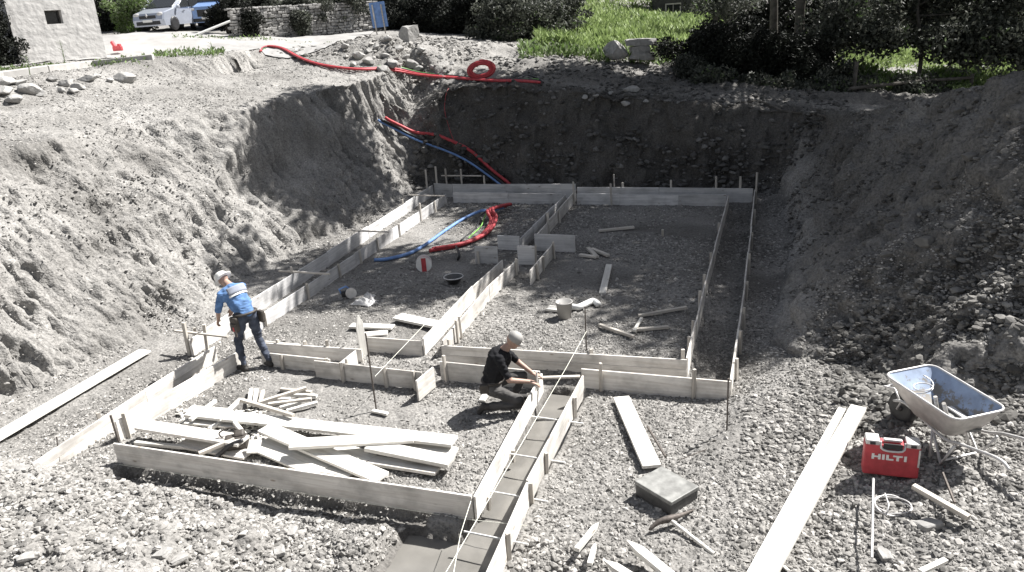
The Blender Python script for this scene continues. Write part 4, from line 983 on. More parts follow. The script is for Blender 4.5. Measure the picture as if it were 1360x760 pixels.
def head(parts, c, fw, up, mi, r=.092):
    c, fw, up = Vector(c), Vector(fw).normalized(), Vector(up).normalized(); sd = up.cross(fw)
    parts.append((c-fw*.015+up*.02, c+fw*.012+up*.015, r, r*.92, mi, .86))           # skull
    parts.append((c+fw*.035-up*.03, c+fw*.045-up*.075, .06, .036, mi, .95))           # jaw, chin
    parts.append((c+fw*.088+up*.012, c+fw*.108-up*.022, .010, .015, mi, 1.))          # nose
    parts.append((c+fw*.082-sd*.02-up*.052, c+fw*.082+sd*.02-up*.052, .009, .009, mi, 1.))   # lips
    for s_ in (-1, 1):
        parts.append((c+sd*s_*.082+up*.012, c+sd*s_*.086-up*.02, .016, .012, mi, 1.)) # ears
        parts.append((c+fw*.080+sd*s_*.018+up*.032, c+fw*.070+sd*s_*.05+up*.034, .010, .010, mi, 1.))  # brow
def eyes(c, fw, up, parent):
    c, fw, up = Vector(c), Vector(fw).normalized(), Vector(up).normalized(); sd = up.cross(fw)
    m = MB()
    for s_ in (-1, 1): m.ball(c+fw*.082+sd*s_*.034+up*.012, .010, 1)
    m.build('eyes', M['black'], parent, smooth=True)
def frame_up(c, fw, up):
    c, fw, up = Vector(c), Vector(fw).normalized(), Vector(up).normalized(); sd = up.cross(fw)
    return Matrix.Translation(c) @ Matrix((fw, sd, up)).transposed().to_4x4()
# standing worker, bent over the end of the left boards: local x forward, y left, z up
wp = P(341, 491, 0); fd = Vector((-.95, .30, 0)).normalized()
man = empty('person', (wp.x, wp.y, hz(wp.x, wp.y)), math.atan2(fd.y, fd.x))
tag(man, 'standing worker in blue clothes and white helmet, bending over the left boards', 'person')
S, B_, T_, K, GP = 1, 2, 3, 0, 4
pr = []
pel = (.0, 0, .90)
pr += [((.02, -.07, .92), (.02, .07, .92), .125, .125, T_, 1.), ((.03, 0, .98), (.10, 0, 1.10), .145, .150, S, 1.15), ((.10, 0, 1.10), (.22, 0, 1.27), .150, .155, S, 1.2),
       ((.24, -.12, 1.31), (.24, .12, 1.31), .095, .095, S, 1.), ((.22, -.09, 1.24), (.22, .09, 1.24), .115, .115, S, 1.), ((.26, 0, 1.36), (.37, 0, 1.42), .068, .058, K, 1.),
       ((.10, -.07, 1.08), (.10, .07, 1.08), .115, .115, S, 1.)]
for s_, hip, kn, an, toe in ((1, (.02, .10, .87), (.13, .15, .49), (.08, .16, .09), (.25, .17, .045)), (-1, (.0, -.10, .87), (.0, -.14, .48), (-.16, -.15, .09), (.00, -.17, .045))):
    pr += [(hip, kn, .098, .066, T_, 1.), (kn, (an[0], an[1], an[2]+.06), .066, .056, T_, 1.), ((an[0], an[1], an[2]+.03), (an[0], an[1], .06), .054, .052, 5, 1.), ((an[0]-.03, an[1], .045), toe, .046, .040, 5, 1.1)]
for s_, sh, el, wr in ((1, (.25, .205, 1.30), (.33, .26, 1.03), (.47, .20, .84)), (-1, (.27, -.205, 1.31), (.43, -.25, 1.06), (.60, -.15, .88))):
    pr += [(sh, Vector(sh).lerp(Vector(el), .95), .062, .050, S, 1.), (Vector(sh).lerp(Vector(el), .7), el, .048, .044, K, 1.), (el, wr, .041, .028, K, 1.)]
    hand(pr, wr, Vector((.5, 0, -.86)), Vector((-.6, -s_*.6, -.3)), Vector((.5, -s_*.8, 0)), .6, K)
hc, hf, hu = (.44, .0, 1.46), Vector((.68, .1, -.73)), Vector((.73, .05, .68))
head(pr, hc, hf, hu, K)
body(pr, ['skin', 'blueshirt', 'skin', 'bluetrousers', 'greypatch', 'boots'], man, wrinkle=(1, 3)); eyes(hc, hf, hu, man)
hm = frame_up(Vector(hc)+hu.normalized()*.012-hf.normalized()*.018, hf, hu+hf*.25)
m_ = MB().lathe([(.145, -.005), (.150, .0), (.112, .018), (.108, .06), (.092, .10), (.06, .125), (0, .135)], seg=26)
for v in m_.b.verts:
    if v.co.x > .11 and v.co.z < .02: v.co.x *= 1.22
    v.co.x *= 1.08; v.co = hm @ v.co
m_.build('helmet', M['helmet'], man, smooth=True)
def patch(name, bodyo, x0, x1, y0, y1, axis_pts, mat, parent, th=.006): pass
# shoulder yoke: thin cloth following the back, and reflective stripe
def backstrip(name, mat, t0, t1, hw, out, parent):
    A0, A1 = Vector((.03, 0, .98)), Vector((.27, 0, 1.34)); ax = (A1-A0).normalized(); bk = Vector((-ax.z, 0, ax.x)); m = MB(); n = 14; rows = []
    for t in np.linspace(t0, t1, 7):
        row = []
        for k in range(n+1):
            a = (k/n*2-1); th_ = a*hw/.2; R_ = .158+out+(.02 if t > .7 else 0)
            p = A0+ax*(t*(A1-A0).length)+bk*R_*math.cos(th_)+Vector((0, 1, 0))*R_*1.22*math.sin(th_); row.append(m.b.verts.new(p))
        rows.append(row)
    for A, B in zip(rows, rows[1:]):
        for k in range(n): m.b.faces.new((A[k], A[k+1], B[k+1], B[k]))
    o = m.build(name, mat, parent, smooth=True); md = o.modifiers.new('s', 'SOLIDIFY'); md.thickness = .008; return o
backstrip('shoulder_yoke', M['greypatch'], .66, .95, .17, .006, man)
backstrip('reflective_stripe', M['reflect'], .60, .67, .19, .010, man)
bl = MB().tube([Vector((.02+.15*math.cos(a), .185*math.sin(a), .97-.02*math.cos(a))) for a in np.linspace(0, 2*math.pi, 25)[:-1]], .022, 6, closed=True)
bl.build('tool_belt', M['belt'], man, smooth=True)
MB().box((.03, .21, .84), (.17, .07, .24), bev=.025).box((.03, .245, .80), (.12, .04, .14), bev=.015).build('tool_pouch', M['belt'], man)
MB().tube([(-.03, .245, .86), (-.04, .26, .66)], .016, 8).build('hammer', M['steel'], man)
MB().box((.0, .262, .78), (.035, .02, .07), bev=.006).build('red_tag', M['red'], man)
MB().box((-.10, -.20, .86), (.12, .07, .2), bev=.02).build('tool_pouch', M['belt'], man)

# crouching worker: kneels beside the trench board, facing +x local
wp = P(657, 541, 0); fd = Vector((.97, .26, 0)).normalized()
man2 = empty('person', (wp.x, wp.y, hz(wp.x, wp.y)), math.atan2(fd.y, fd.x))
tag(man2, 'crouching worker in black shirt, grey trousers and pale cap, leaning on the trench board', 'person')
pr = []
pr += [((.0, -.07, .34), (.0, .07, .34), .125, .125, T_, 1.), ((.0, 0, .42), (.04, 0, .54), .15, .152, S, 1.2), ((.04, 0, .54), (.12, 0, .74), .152, .165, S, 1.28),
       ((.14, -.14, .79), (.14, .14, .79), .098, .098, S, 1.), ((.12, -.09, .70), (.12, .09, .70), .115, .115, S, 1.), ((.17, 0, .84), (.25, 0, .91), .064, .056, K, 1.)]
pr += [((.0, -.10, .32), (.36, -.17, .17), .095, .072, T_, 1.), ((.36, -.17, .12), (-.04, -.16, .09), .066, .052, T_, 1.), ((-.06, -.16, .09), (-.13, -.16, .08), .05, .05, 5, 1.), ((-.13, -.16, .11), (-.20, -.16, -.0), .044, .038, 5, 1.1),
       ((.0, .10, .34), (.42, .16, .38), .095, .07, T_, 1.), ((.42, .16, .38), (.30, .16, .13), .066, .054, T_, 1.), ((.30, .16, .11), (.29, .16, .06), .052, .05, 5, 1.), ((.27, .16, .045), (.45, .17, .04), .046, .04, 5, 1.1)]
for s_, sh, el, wr in ((1, (.16, .195, .79), (.36, .22, .56), (.56, .10, .44)), (-1, (.14, -.195, .78), (.26, -.25, .52), (.53, -.13, .43))):
    pr += [(sh, Vector(sh).lerp(Vector(el), .8), .062, .052, S, 1.), (Vector(sh).lerp(Vector(el), .6), el, .046, .043, K, 1.), (el, wr, .041, .028, K, 1.)]
    hand(pr, wr, Vector((.9, 0, -.35)), Vector((-.1, 0, -1)), Vector((.1, -s_, 0)), .55, K)
hc, hf, hu = (.33, .0, .985), Vector((.82, -.05, -.57)), Vector((.57, 0, .82))
head(pr, hc, hf, hu, K)
body(pr, ['skin', 'blackshirt', 'skin', 'greytrousers', 'greypatch', 'boots'], man2, wrinkle=(1, 3)); eyes(hc, hf, hu, man2)
hm = frame_up(Vector(hc)+hu.normalized()*.03, hf, hu)
m_ = MB().lathe([(.102, -.012), (.104, .03), (.094, .07), (.065, .098), (0, .108)], seg=24)
for v in m_.b.verts: v.co = hm @ v.co
m_.build('cap', M['capcloth'], man2, smooth=True)
m_ = MB(); pts_ = []
for k in range(9):
    a = math.radians(-60+15*k); pts_.append((.085*math.cos(a), .092*math.sin(a)))
tops = [m_.b.verts.new(hm @ Vector((x_, y_, -.002))) for x_, y_ in pts_]
fro = [m_.b.verts.new(hm @ Vector((x_+.075*math.cos(math.radians(-60+15*k)*1.5), y_*.92, -.012-.004*abs(k-4)))) for k, (x_, y_) in enumerate(pts_)]
for k in range(8): m_.b.faces.new((tops[k], tops[k+1], fro[k+1], fro[k]))
o = m_.build('cap_peak', M['capcloth'], man2, smooth=True); o.modifiers.new('s', 'SOLIDIFY').thickness = .006
MB().tube([Vector((.145*math.cos(a), .17*math.sin(a), .42)) for a in np.linspace(0, 2*math.pi, 25)[:-1]], .02, 6, closed=True).build('belt', M['belt'], man2, smooth=True)
MB().box((-.1, -.16, .36), (.13, .07, .14), bev=.02).build('tool_pouch', M['belt'], man2)
o = timber('offcut', P(640, 534, .03), P(651, 517, .05), .09, .03, M['newwood'], None, 'bright offcut lying at the heel of the crouching worker', 'offcut')
o = MB().tube([man2.matrix_basis @ Vector((.62, -.12, .28)), man2.matrix_basis @ Vector((.62, -.10, .56))], .014, 8).build('hammer', M['newwood']); tag(o, 'hammer handle held by the crouching worker against the board', 'hammer')

# ------------------------------------------------------------------ white house corner, kerb
def wallbox(name, a, b, h, depth, mat, parent): pass
h0 = P(28, 87, 4.55); ang = math.radians(62); W_ = 2.
while True:
    q = h0+Vector((math.cos(ang), math.sin(ang), 0))*W_-Vector((0, 0, EYE))
    if 680+FPX*q.dot(CR)/q.dot(CF) > 142: break
    W_ += .02
print('house width', W_)
house = empty('white_house', (h0.x, h0.y, 4.3), ang); tag(house, 'white rendered house corner with one small square window, top left', 'house')
# wall with a real window opening
wx0, wz0, ww, wh_ = W_*.40, 1.50, .52, .44
tp_ = MB(); H_ = 5.5; D_h = 5.
tp_.box((wx0/2, .25, H_/2), (wx0, .5, H_)); tp_.box(((wx0+ww+W_)/2, .25, H_/2), (W_-wx0-ww, .5, H_))
tp_.box((wx0+ww/2, .25, wz0/2), (ww, .5, wz0)); tp_.box((wx0+ww/2, .25, (wz0+wh_+H_)/2), (ww, .5, H_-wz0-wh_))
tp_.box((.25, D_h/2+.25, H_/2), (.5, D_h-.5, H_)); tp_.box((W_-.25, D_h/2+.25, H_/2), (.5, D_h-.5, H_)); tp_.box((W_/2, D_h, H_/2), (W_-1, .4, H_))
wall = tp_.build('wall', M['plaster'], house)
wn = MB().box((wx0+ww/2, .34, wz0+wh_/2), (ww-.01, .03, wh_-.01)).build('window', M['glass'], house)
MB().box((wx0+.03, .30, wz0+wh_/2), (.05, .05, wh_-.02)).box((wx0+ww-.03, .30, wz0+wh_/2), (.05, .05, wh_-.02)).box((wx0+ww/2, .30, wz0+wh_-.03), (ww-.1, .05, .05)).box((wx0+ww/2, .30, wz0+.03), (ww-.1, .05, .05)).build('frame', M['tarnish'], wn)
rf = MB(); rf.prism([(-.5, H_), (W_+.5, H_), (W_/2, H_+1.6)], D_h+1, Matrix.Translation((0, D_h/2, .0))); rf.build('roof', M['rooftile'], house)
# low kerb wall in front of the house
kp = [on(G(px, py)) for px, py in ((-50, 113), (0, 104), (60, 95), (120, 88), (204, 79))]
kb = MB()
for a, b in zip(kp, kp[1:]):
    d = (b-a); hl = math.hypot(d.x, d.y); c = (a+b)/2
    kb.box((c.x, c.y, c.z-.10), (hl+.03, .3, .5), Matrix.Rotation(math.atan2(d.y, d.x), 3, 'Z') @ Matrix.Rotation(-math.atan2(d.z, hl), 3, 'Y'), bev=.02)
tag(kb.build('kerb_wall', M['concrete']), 'low pale concrete kerb running below the white house', 'kerb')
p = G(158, 72); o = MB().box((0, 0, .2), (.42, .12, .18), bev=.03).box((-.16, 0, .36), (.12, .12, .26), Matrix.Rotation(-.5, 3, 'Y'), bev=.03).box((.1, 0, .3), (.14, .12, .14), bev=.03).build('toy', M['red'], loc=on(p)); tag(o, 'small red plastic object lying by the corner of the white house', 'plastic scrap')

# ------------------------------------------------------------------ road
rl = [G(-40, 92), G(60, 82), G(150, 74), G(240, 70), G(330, 64), G(420, 62), G(455, 58)]
def roadsheet():
    lo = [P(-80, 100, 4.5), P(60, 86, 4.52), P(150, 77, 4.55), P(205, 74, 4.55), P(290, 70, 4.52), GS(340, 70), GS(376, 79), GS(404, 74), GS(440, 62)]
    up = [PD(-120, 58, 36), PD(60, 46, 36), PD(140, 40, 36), PD(200, 37, 36), PD(305, 48, 36), PD(330, 54, 36), PD(400, 50, 36.5), PD(440, 47, 37), PD(500, 42, 38)]
    lo = catmull(lo, 16); up = catmull(up, 16); n = 50; V_ = []
    for a, b in zip(lo, up):
        for k in range(n+1):
            q = a.lerp(b, k/n); V_.append((q.x, q.y, max(hz(q.x, q.y)+.04, -9)))
    V_ = np.array(V_); m_ = len(lo); k = np.arange(m_*(n+1)).reshape(m_, n+1)
    f = np.stack([k[:-1, :-1], k[1:, :-1], k[1:, 1:], k[:-1, 1:]], -1).reshape(-1, 4)
    return link('road', np_mesh('road', V_, f, True), M['road'])
tag(roadsheet(), kind='structure')

# ------------------------------------------------------------------ dry stone wall behind the road
def stonewall(name, a, b, h, label):
    a, b = Vector(a), Vector(b); d = b-a; Ln = math.hypot(d.x, d.y); ang = math.atan2(d.y, d.x)
    r = empty(name, a, ang); tag(r, label, 'stone wall'); m = MB(); z = 0; slope_ = (b.z-a.z)/Ln
    while z < h:
        hh_ = random.uniform(.09, .17); x_ = -random.random()*.2
        while x_ < Ln:
            w_ = random.uniform(.1, .34); m.box((x_+w_/2, random.uniform(-.05, .05), z+hh_/2+slope_*x_+random.uniform(-.02, .02)), (w_-.025, .3, hh_*random.uniform(.75, 1.)), Matrix.Rotation(random.uniform(-.12, .12), 3, 'Y'), bev=.02, seg=1); x_ += w_
        z += hh_
    o = m.build('stones', M['bigstone'], r); return r
a = PD(312, 56, 34.5); b = PD(500, 41, 39)
stonewall('stone_wall', a, b, 1.35, 'long grey dry stone wall behind the road, overgrown at its top')
p = MB(); a = PD(254, 49, 33.5); b = PD(306, 28, 34); tag(MB().tube([a, b], .05, 8).build('barrier_pole', M['white']), 'pale pole slanting up in front of the parked cars', 'pole')
# blue board seen from behind
a = PD(506, 48, 36.5); r = empty('blue_sign', a, YAW+.1); tag(r, 'blue board on two posts seen beside the stone wall end', 'sign')
MB().box((0, 0, .95), (.72, .03, 1.12), Matrix.Rotation(-.06, 3, 'Y')).build('panel', M['blue'], r)
for s_ in (-1, 1): MB().box((s_*.2, -.04, .6), (.06, .05, 1.6), Matrix.Rotation(-.06, 3, 'Y')).build('post', M['batten'], r)

# ------------------------------------------------------------------ parked cars
M['silver'] = simple('silver car paint', (.42, .45, .52), .3, .5, .04, 2, 0, .6)
M['lightblue'] = simple('pale blue car paint', (.20, .31, .55), .3, .3, .04, 2, 0, .6)
def parked_car(label, loc, rz, paint, van=False):
    r = empty('parked_car', loc, rz); tag(r, label, 'car', None)
    Wc = 1.72 if not van else 1.78
    if van: prof = [(2.0, .25), (2.02, .55), (1.98, .98), (1.55, 1.15), (1.0, 1.82), (-1.9, 1.86), (-2.0, 1.2), (-2.02, .3)]
    else: prof = [(2.0, .22), (2.05, .5), (1.95, .78), (1.15, .98), (.35, 1.42), (-1.1, 1.47), (-1.75, 1.15), (-2.0, .9), (-2.02, .3)]
    m = MB(); sec = []
    for (yf, inset) in ((-1, 0), (-.9, 0), (.9, 0), (1, 0)):
        ring = []
        for (x_, z_) in prof:
            t = max(0, (z_-.9)/.7); edge = 1-.10*t-(.03 if abs(yf) == 1 else 0)
            k = .97 if abs(yf) == 1 else 1.
            ring.append(m.b.verts.new((x_*(k if z_ < .9 else 1), yf*Wc/2*edge*(1. if abs(yf) == 1 else 1.), z_ if abs(yf) < 1 or z_ < .9 else z_-.04)))
        sec.append(ring)
    for A, B in zip(sec, sec[1:]):
        n = len(A)
        for k in range(n): m.b.faces.new((A[k], A[(k+1) % n], B[(k+1) % n], B[k]))
    m.b.faces.new(sec[0][::-1]); m.b.faces.new(sec[-1])
    bmesh.ops.bevel(m.b, geom=[e for e in m.b.edges if e.calc_face_angle(0) > .35], offset=.05, segments=2, affect='EDGES')
    m.build('body', paint, r, smooth=False)
    # windscreen, side windows
    def quad(name, ps, mat, parent=r, off=.012):
        mm = MB(); vs = [mm.b.verts.new(p) for p in ps]; mm.b.faces.new(vs); o = mm.build(name, mat, parent); md = o.modifiers.new('s', 'SOLIDIFY'); md.thickness = .02; md.offset = 0; return o
    (x1, z1), (x2, z2) = prof[3], prof[4]
    nx_, nz_ = (z2-z1), (x1-x2); q_ = math.hypot(nx_, nz_); nx_, nz_ = nx_/q_*.02, nz_/q_*.02
    def ws(t, yy): return (x1+(x2-x1)*t+nx_*1., yy, z1+(z2-z1)*t+nz_*1.)
    quad('windscreen', [ws(.08, -Wc*.42), ws(.08, Wc*.42), ws(.92, Wc*.38), ws(.92, -Wc*.38)], M['glass'])
    for s_ in (-1, 1):
        def sy(z_): return s_*(Wc/2*(1-.10*max(0, (z_-.9)/.7))+.004)
        zt = z2-.09; zl = 1.0 if not van else 1.22
        xa = x1-.28 if not van else 1.35
        quad('side_window', [(xa, sy(zl), zl), (.0, sy(zl), zl), (.0, sy(zt), zt), (x2+.05, sy(zt), zt)], M['glass'])
        quad('side_window', [(-.08, sy(zl), zl), (-1.25, sy(zl), zl), (-1.0, sy(zt), zt), (-.08, sy(zt), zt)], M['glass'])
        for xx in (1.28, -1.28):
            w_ = empty('wheel', (xx, s_*(Wc/2-.08), .31)); w_.parent = r
            MB().lathe([(.19, -.1), (.29, -.1), (.31, -.06), (.31, .06), (.29, .1), (.19, .1)], (0, 0, 0), 22, 'Y').build('tyre', M['black'], w_, smooth=True)
            MB().lathe([(0, -.07), (.06, -.085), (.19, -.06), (.19, .06), (.06, .085), (0, .07)], (0, 0, 0), 10, 'Y').build('rim', M['zinc'], w_)
        MB().box((.95 if not van else 1.35, s_*(Wc/2+.08), 1.0 if not van else 1.3), (.1, .17, .13), bev=.03).build('mirror', paint, r)
        MB().ball((1.9, s_*Wc*.36, .72 if not van else .86), (.13, .2, .1), 2).build('headlight', M['zinc'], r, smooth=True)
        MB().box((.45, s_*(Wc/2+.006), .85), (.16, .02, .03), bev=.005).build('door_handle', M['black'], r)
    MB().box((2.03, 0, .62 if not van else .68), (.05, .85, .14 if not van else .32), bev=.02).build('grille', M['black'], r)
    MB().box((2.03, 0, .36), (.06, 1.25, .16), bev=.02).build('bumper_intake', M['black'], r)
    MB().box((2.07, 0, .45), (.02, .5, .11), bev=.004).build('number_plate', M['white'], r)
    if van: MB().lathe([(0, 0), (.07, 0), (.07, .02), (0, .02)], (2.055, 0, .72), 18, 'X').build('emblem', M['zinc'], r)
    else: MB().prism([(-.045, 0), (0, .085), (.045, 0), (0, -.085)], .02, Matrix.Translation((2.075, 0, .68)) @ Matrix.Rotation(math.pi/2, 4, 'Z')).build('emblem', M['zinc'], r)
    return r
def carz(p): return Vector((p.x, p.y, hz(p.x, p.y)+.03))
pc = PD(236, 40, 37.5); toc = math.atan2(-pc.y, -pc.x)
parked_car('silver hatchback parked at the top left with its bonnet towards the pit', carz(pc), toc-.62, M['silver'])
pc2 = PD(285, 38, 39.5); toc2 = math.atan2(-pc2.y, -pc2.x)
parked_car('pale blue van parked nose on, right of the silver hatchback', carz(pc2), toc2-.12, M['lightblue'], True)
pc3 = PD(190, 36, 42); parked_car('pale car mostly hidden by bushes left of the silver hatchback', carz(pc3), toc-.3, M['silver'])

# ------------------------------------------------------------------ dark house and sheds beyond the weeds
def cabin(name, label, c, rz, w, d, h, mat, wins, cat='house'):
    r = empty(name, c, rz); tag(r, label, cat)
    MB().box((0, 0, h/2-.5), (w, d, h+1)).build('wall', mat, r)
    m = MB(); m.prism([(-d/2-.5, h), (d/2+.5, h), (0, h+d*.35)], w+1, Matrix.Rotation(math.pi/2, 4, 'Z')); m.build('roof', M['rooftile'], r)
    for (x_, z_, ww_, hh_) in wins:
        o = MB().box((x_, -d/2-.02, z_), (ww_, .06, hh_)).build('window', M['glass'], r)
        MB().box((x_, -d/2-.04, z_+hh_/2+.04), (ww_+.16, .1, .08)).box((x_, -d/2-.04, z_-hh_/2-.04), (ww_+.16, .12, .08)).box((x_-ww_/2-.04, -d/2-.04, z_), (.08, .1, hh_)).box((x_+ww_/2+.04, -d/2-.04, z_), (.08, .1, hh_)).build('frame', M['batten'], o)
        MB().box((x_, -d/2-.055, z_), (.05, .05, hh_)).build('glazing_bar', M['batten'], o)
    return r
cabin('wooden_house', 'dark wooden house beyond the bright weeds', PD(935, 34, 56)+Vector((0, 0, -.3)), YAW-.15, 7.2, 6, 3.2, M['tarnish'], [(-2.4, 1.4, .9, 1.), (-.3, 1.4, .9, 1.), (1.6, 1.4, .9, 1.)])
cabin('shed', 'small pale shed half hidden behind the dark tree trunks', PD(1000, 45, 50)+Vector((0, 0, -.4)), YAW+.1, 3., 2.4, 1.5, M['concrete'], [(0, .8, .5, .5)], 'shed')
tag(timber('beam', PD(832, 20, 50), PD(856, 22, 50), .2, .12, M['newwood']), 'pale beam lying among the weeds left of the dark house', 'beam')
# rail fence at right
r = empty('rail_fence', G(1140, 118)); tag(r, 'broken dark rail fence beyond the spoil mound, top right', 'fence')
a = PD(1128, 118, 24); b = PD(1292, 103, 25); o = r.location.copy()
MB().tube([a-o, (a+b)/2-o+Vector((0, 0, .04)), b-o], .05, 8).build('rail', M['bark'], r)
for px, py, D in ((1138, 82, 24), (1292, 98, 25)):
    t = PD(px, py, D)-o; MB().tube([t+Vector((-.05, 0, -1.6)), t], .06, 8).build('post', M['bark'], r)
for pp in ([(1040, 150), (1062, 152), (1090, 155), (1108, 163)], [(985, 138), (1010, 137), (1040, 150)]):
    q = [G(*k)+Vector((0, 0, .04)) for k in pp]; tag(MB().tube(catmull(q, 5), .035, 7).build('root', M['bark']), 'bleached root lying on the lip of the far wall near the dark bush' if pp[0][0] == 1040 else 'darker root left of the bleached one on the far lip', 'root')

# ------------------------------------------------------------------ vegetation
def leafmesh(name, centres, radii, counts, size, mat, parent=None, aspect=.55, kind=None, flat=1.):
    ps, ss = [], []
    for c, r_, n in zip(centres, radii, counts):
        d = rng.normal(size=(n, 3)); d /= np.linalg.norm(d, axis=1, keepdims=True)
        rr = (rng.random(n)**.42)[:, None]*np.array(r_)[None, :]
        ps.append(np.array(c)+d*rr)
    p = np.concatenate(ps); n = len(p)
    a = rng.normal(size=(n, 3)); a[:, 2] *= flat; a /= np.linalg.norm(a, axis=1, keepdims=True)
    b = np.cross(a, rng.normal(size=(n, 3))); b /= np.linalg.norm(b, axis=1, keepdims=True)
    s = size*rng.uniform(.6, 1.35, n)[:, None]; u = a*s*.5; w = b*s*.5*aspect; nn = np.cross(a, b)*s*.1
    V_ = np.stack([p-u, p-u*.1+w+nn, p+u, p-u*.1-w+nn], 1).reshape(-1, 3)
    f = np.arange(n*4).reshape(-1, 4)
    return link(name, np_mesh(name, V_, f), mat, parent)
def clumps(c, r, n, cr, dens, jitter=.35):
    """clump centres spread through an ellipsoid shell of an uneven crown"""
    cs, rs, ns = [], [], []
    for k in range(n):
        d = rng.normal(size=3); d /= np.linalg.norm(d); t = rng.random()**.45
        cs.append(np.array(c)+d*np.array(r)*t*rng.uniform(1-jitter, 1.12)); q = cr*rng.uniform(.55, 1.3); rs.append((q, q, q*.75)); ns.append(int(dens*(q/cr)**2))
    return cs, rs, ns
def tree(label, base, h, cr, ccen, crad, n, csize, dens, leaf, lmat, trunk_r=.22, group=None, name='tree', lean=(0, 0), limbs=7, extra=()):
    base = Vector(base); r = empty(name, base); tag(r, label, 'tree', group)
    cc = Vector(ccen)-base
    cs, rs, ns = clumps(cc, crad, n, csize, dens)
    for (c2, r2, n2) in extra:
        a_, b_, c_ = clumps(Vector(c2)-base, r2, n2, csize*.9, dens); cs += a_; rs += b_; ns += c_
    leafmesh('crown', cs, rs, ns, leaf, M[lmat], r)
    m = MB(); topp = Vector((cc.x*.6, cc.y*.6, cc.z))
    path = catmull([Vector((0, 0, -.4)), Vector((lean[0]*.3, lean[1]*.3, cc.z*.35)), topp*.75+Vector((random.uniform(-.3, .3), 0, 0)), topp], 4)
    m.tube(path, [trunk_r*(1.25-.9*k/(len(path)-1)) for k in range(len(path))], 10)
    for k in range(limbs):
        s0 = path[int(len(path)*(.35+.5*k/limbs))]; e = Vector(cs[(k*3) % len(cs)]); mid = s0.lerp(e, .5)+Vector((0, 0, -.3+random.random()*.8))
        q = catmull([s0, mid, e], 4); m.tube(q, [trunk_r*.42*(1-.85*j/(len(q)-1)) for j in range(len(q))], 6)
    m.build('trunk', M['bark'], r, smooth=True); return r
def bush(label, c, rad, n, csize, dens, leaf, lmat, group=None, name='bush', cat='bush'):
    c = Vector(c); b = Vector((c.x, c.y, hz(c.x, c.y))); r = empty(name, b); tag(r, label, cat, group)
    cs, rs, ns = clumps(c-b, rad, n, csize, dens); leafmesh('foliage', cs, rs, ns, leaf, M[lmat], r)
    m = MB()
    for k in range(5):
        e = Vector(cs[k]); m.tube([Vector((random.uniform(-.1, .1), random.uniform(-.1, .1), -.1)), e*.5+Vector((0, 0, .1)), e], [.05, .035, .015], 6)
    m.build('stem', M['bark'], r, smooth=True); return r

# tall shade trees on the right (their crowns shade the far half of the pit and the mound)
tree('tall tree with a twin of trunks standing in the dark thicket, left trunk', PD(1027, 95, 30), 0, 0, (-.5, 30, 11.5), (4.6, 3.2, 2.8), 80, 1.2, 260, .26, 'greyleaf', .15, 'tall trees behind the pit', lean=(-.4, 0), limbs=12, extra=(((-1.8, 21.0, 11.5), (3.4, 2.0, 1.6), 26), ((-5.7, 24.9, 12.), (2.1, 3.2, 1.7), 46)))
tree('tall tree in the dark thicket, right and thicker trunk', PD(1062, 100, 29), 0, 0, (4.6, 25.4, 12.0), (4.8, 4.4, 2.8), 120, 1.2, 260, .26, 'greyleaf', .17, 'tall trees behind the pit', limbs=10, extra=(((7.6, 31.5, 12.), (3.4, 2.6, 2.0), 44), ((2.5, 31, 12.), (3.4, 2.6, 2.0), 40)))
tree('tall tree standing right of the pit beyond the spoil mound', (10.5, 22, 1.6), 0, 0, (9.6, 23.0, 13.5), (3.8, 5.2, 3.0), 120, 1.25, 260, .26, 'greyleaf', .34, 'tall trees behind the pit')
tree('slim tree hanging its branches over the rail fence', PD(1215, 120, 27), 0, 0, PD(1235, 5, 27)+Vector((0, 0, .9)), (3.6, 2.6, 2.2), 90, .8, 200, .16, 'greyleaf', .07, extra=((PD(1175, 52, 26), (1.1, .8, .6), 14), (PD(1262, 62, 25.5), (1.3, .8, .55), 16), (PD(1110, 40, 27), (1.2, .9, .9), 14), (PD(1300, 48, 25), (1.0, .7, .7), 12)), lean=(.3, 0))
tree('slim tree hanging its branches at the right frame edge', PD(1385, 100, 27), 0, 0, PD(1350, 30, 26)+Vector((0, 0, .8)), (2.8, 2.4, 2.2), 70, .7, 190, .16, 'greyleaf', .08, extra=((PD(1340, 60, 24.5), (1.2, .8, .5), 14), (PD(1375, 70, 24), (.9, .8, .5), 8)))
tree('small dark leaning tree in front of the dark wooden house', PD(945, 70, 36), 0, 0, PD(955, 12, 36)+Vector((0, 0, .7)), (2.4, 2., 1.5), 45, .6, 170, .15, 'greyleaf', .14)
# dark thicket mass
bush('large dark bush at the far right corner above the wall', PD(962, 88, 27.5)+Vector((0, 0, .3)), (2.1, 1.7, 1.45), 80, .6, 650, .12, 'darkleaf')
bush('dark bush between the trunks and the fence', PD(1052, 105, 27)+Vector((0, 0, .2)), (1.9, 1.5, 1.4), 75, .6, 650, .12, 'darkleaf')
bush('ragged shrub spilling over the rear rim below the large dark bush', PD(925, 108, 26.5), (1.3, .9, .7), 40, .4, 240, .12, 'greyleaf')
bush('ragged shrub spilling over the rear rim below the tree trunks', PD(1015, 122, 25.6), (1.4, .8, .75), 44, .4, 260, .12, 'greyleaf')
bush('ragged shrub on the rear rim left of the rail fence', PD(1090, 128, 25), (1.1, .8, .7), 40, .4, 240, .12, 'greyleaf')
bush('dark scrub just left of the rail fence', PD(1120, 118, 26), (1.3, 1.1, .9), 34, .45, 260, .12, 'greyleaf')
bush('thin scrub under the rail fence', PD(1205, 122, 25), (1.6, .9, .55), 34, .4, 170, .11, 'greyleaf')
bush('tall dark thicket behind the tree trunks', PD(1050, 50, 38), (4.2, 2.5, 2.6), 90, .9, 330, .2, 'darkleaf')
bush('dark overhanging thicket at the top right', PD(1200, 18, 42), (5.2, 2.8, 2.0), 90, .95, 300, .2, 'greyleaf')
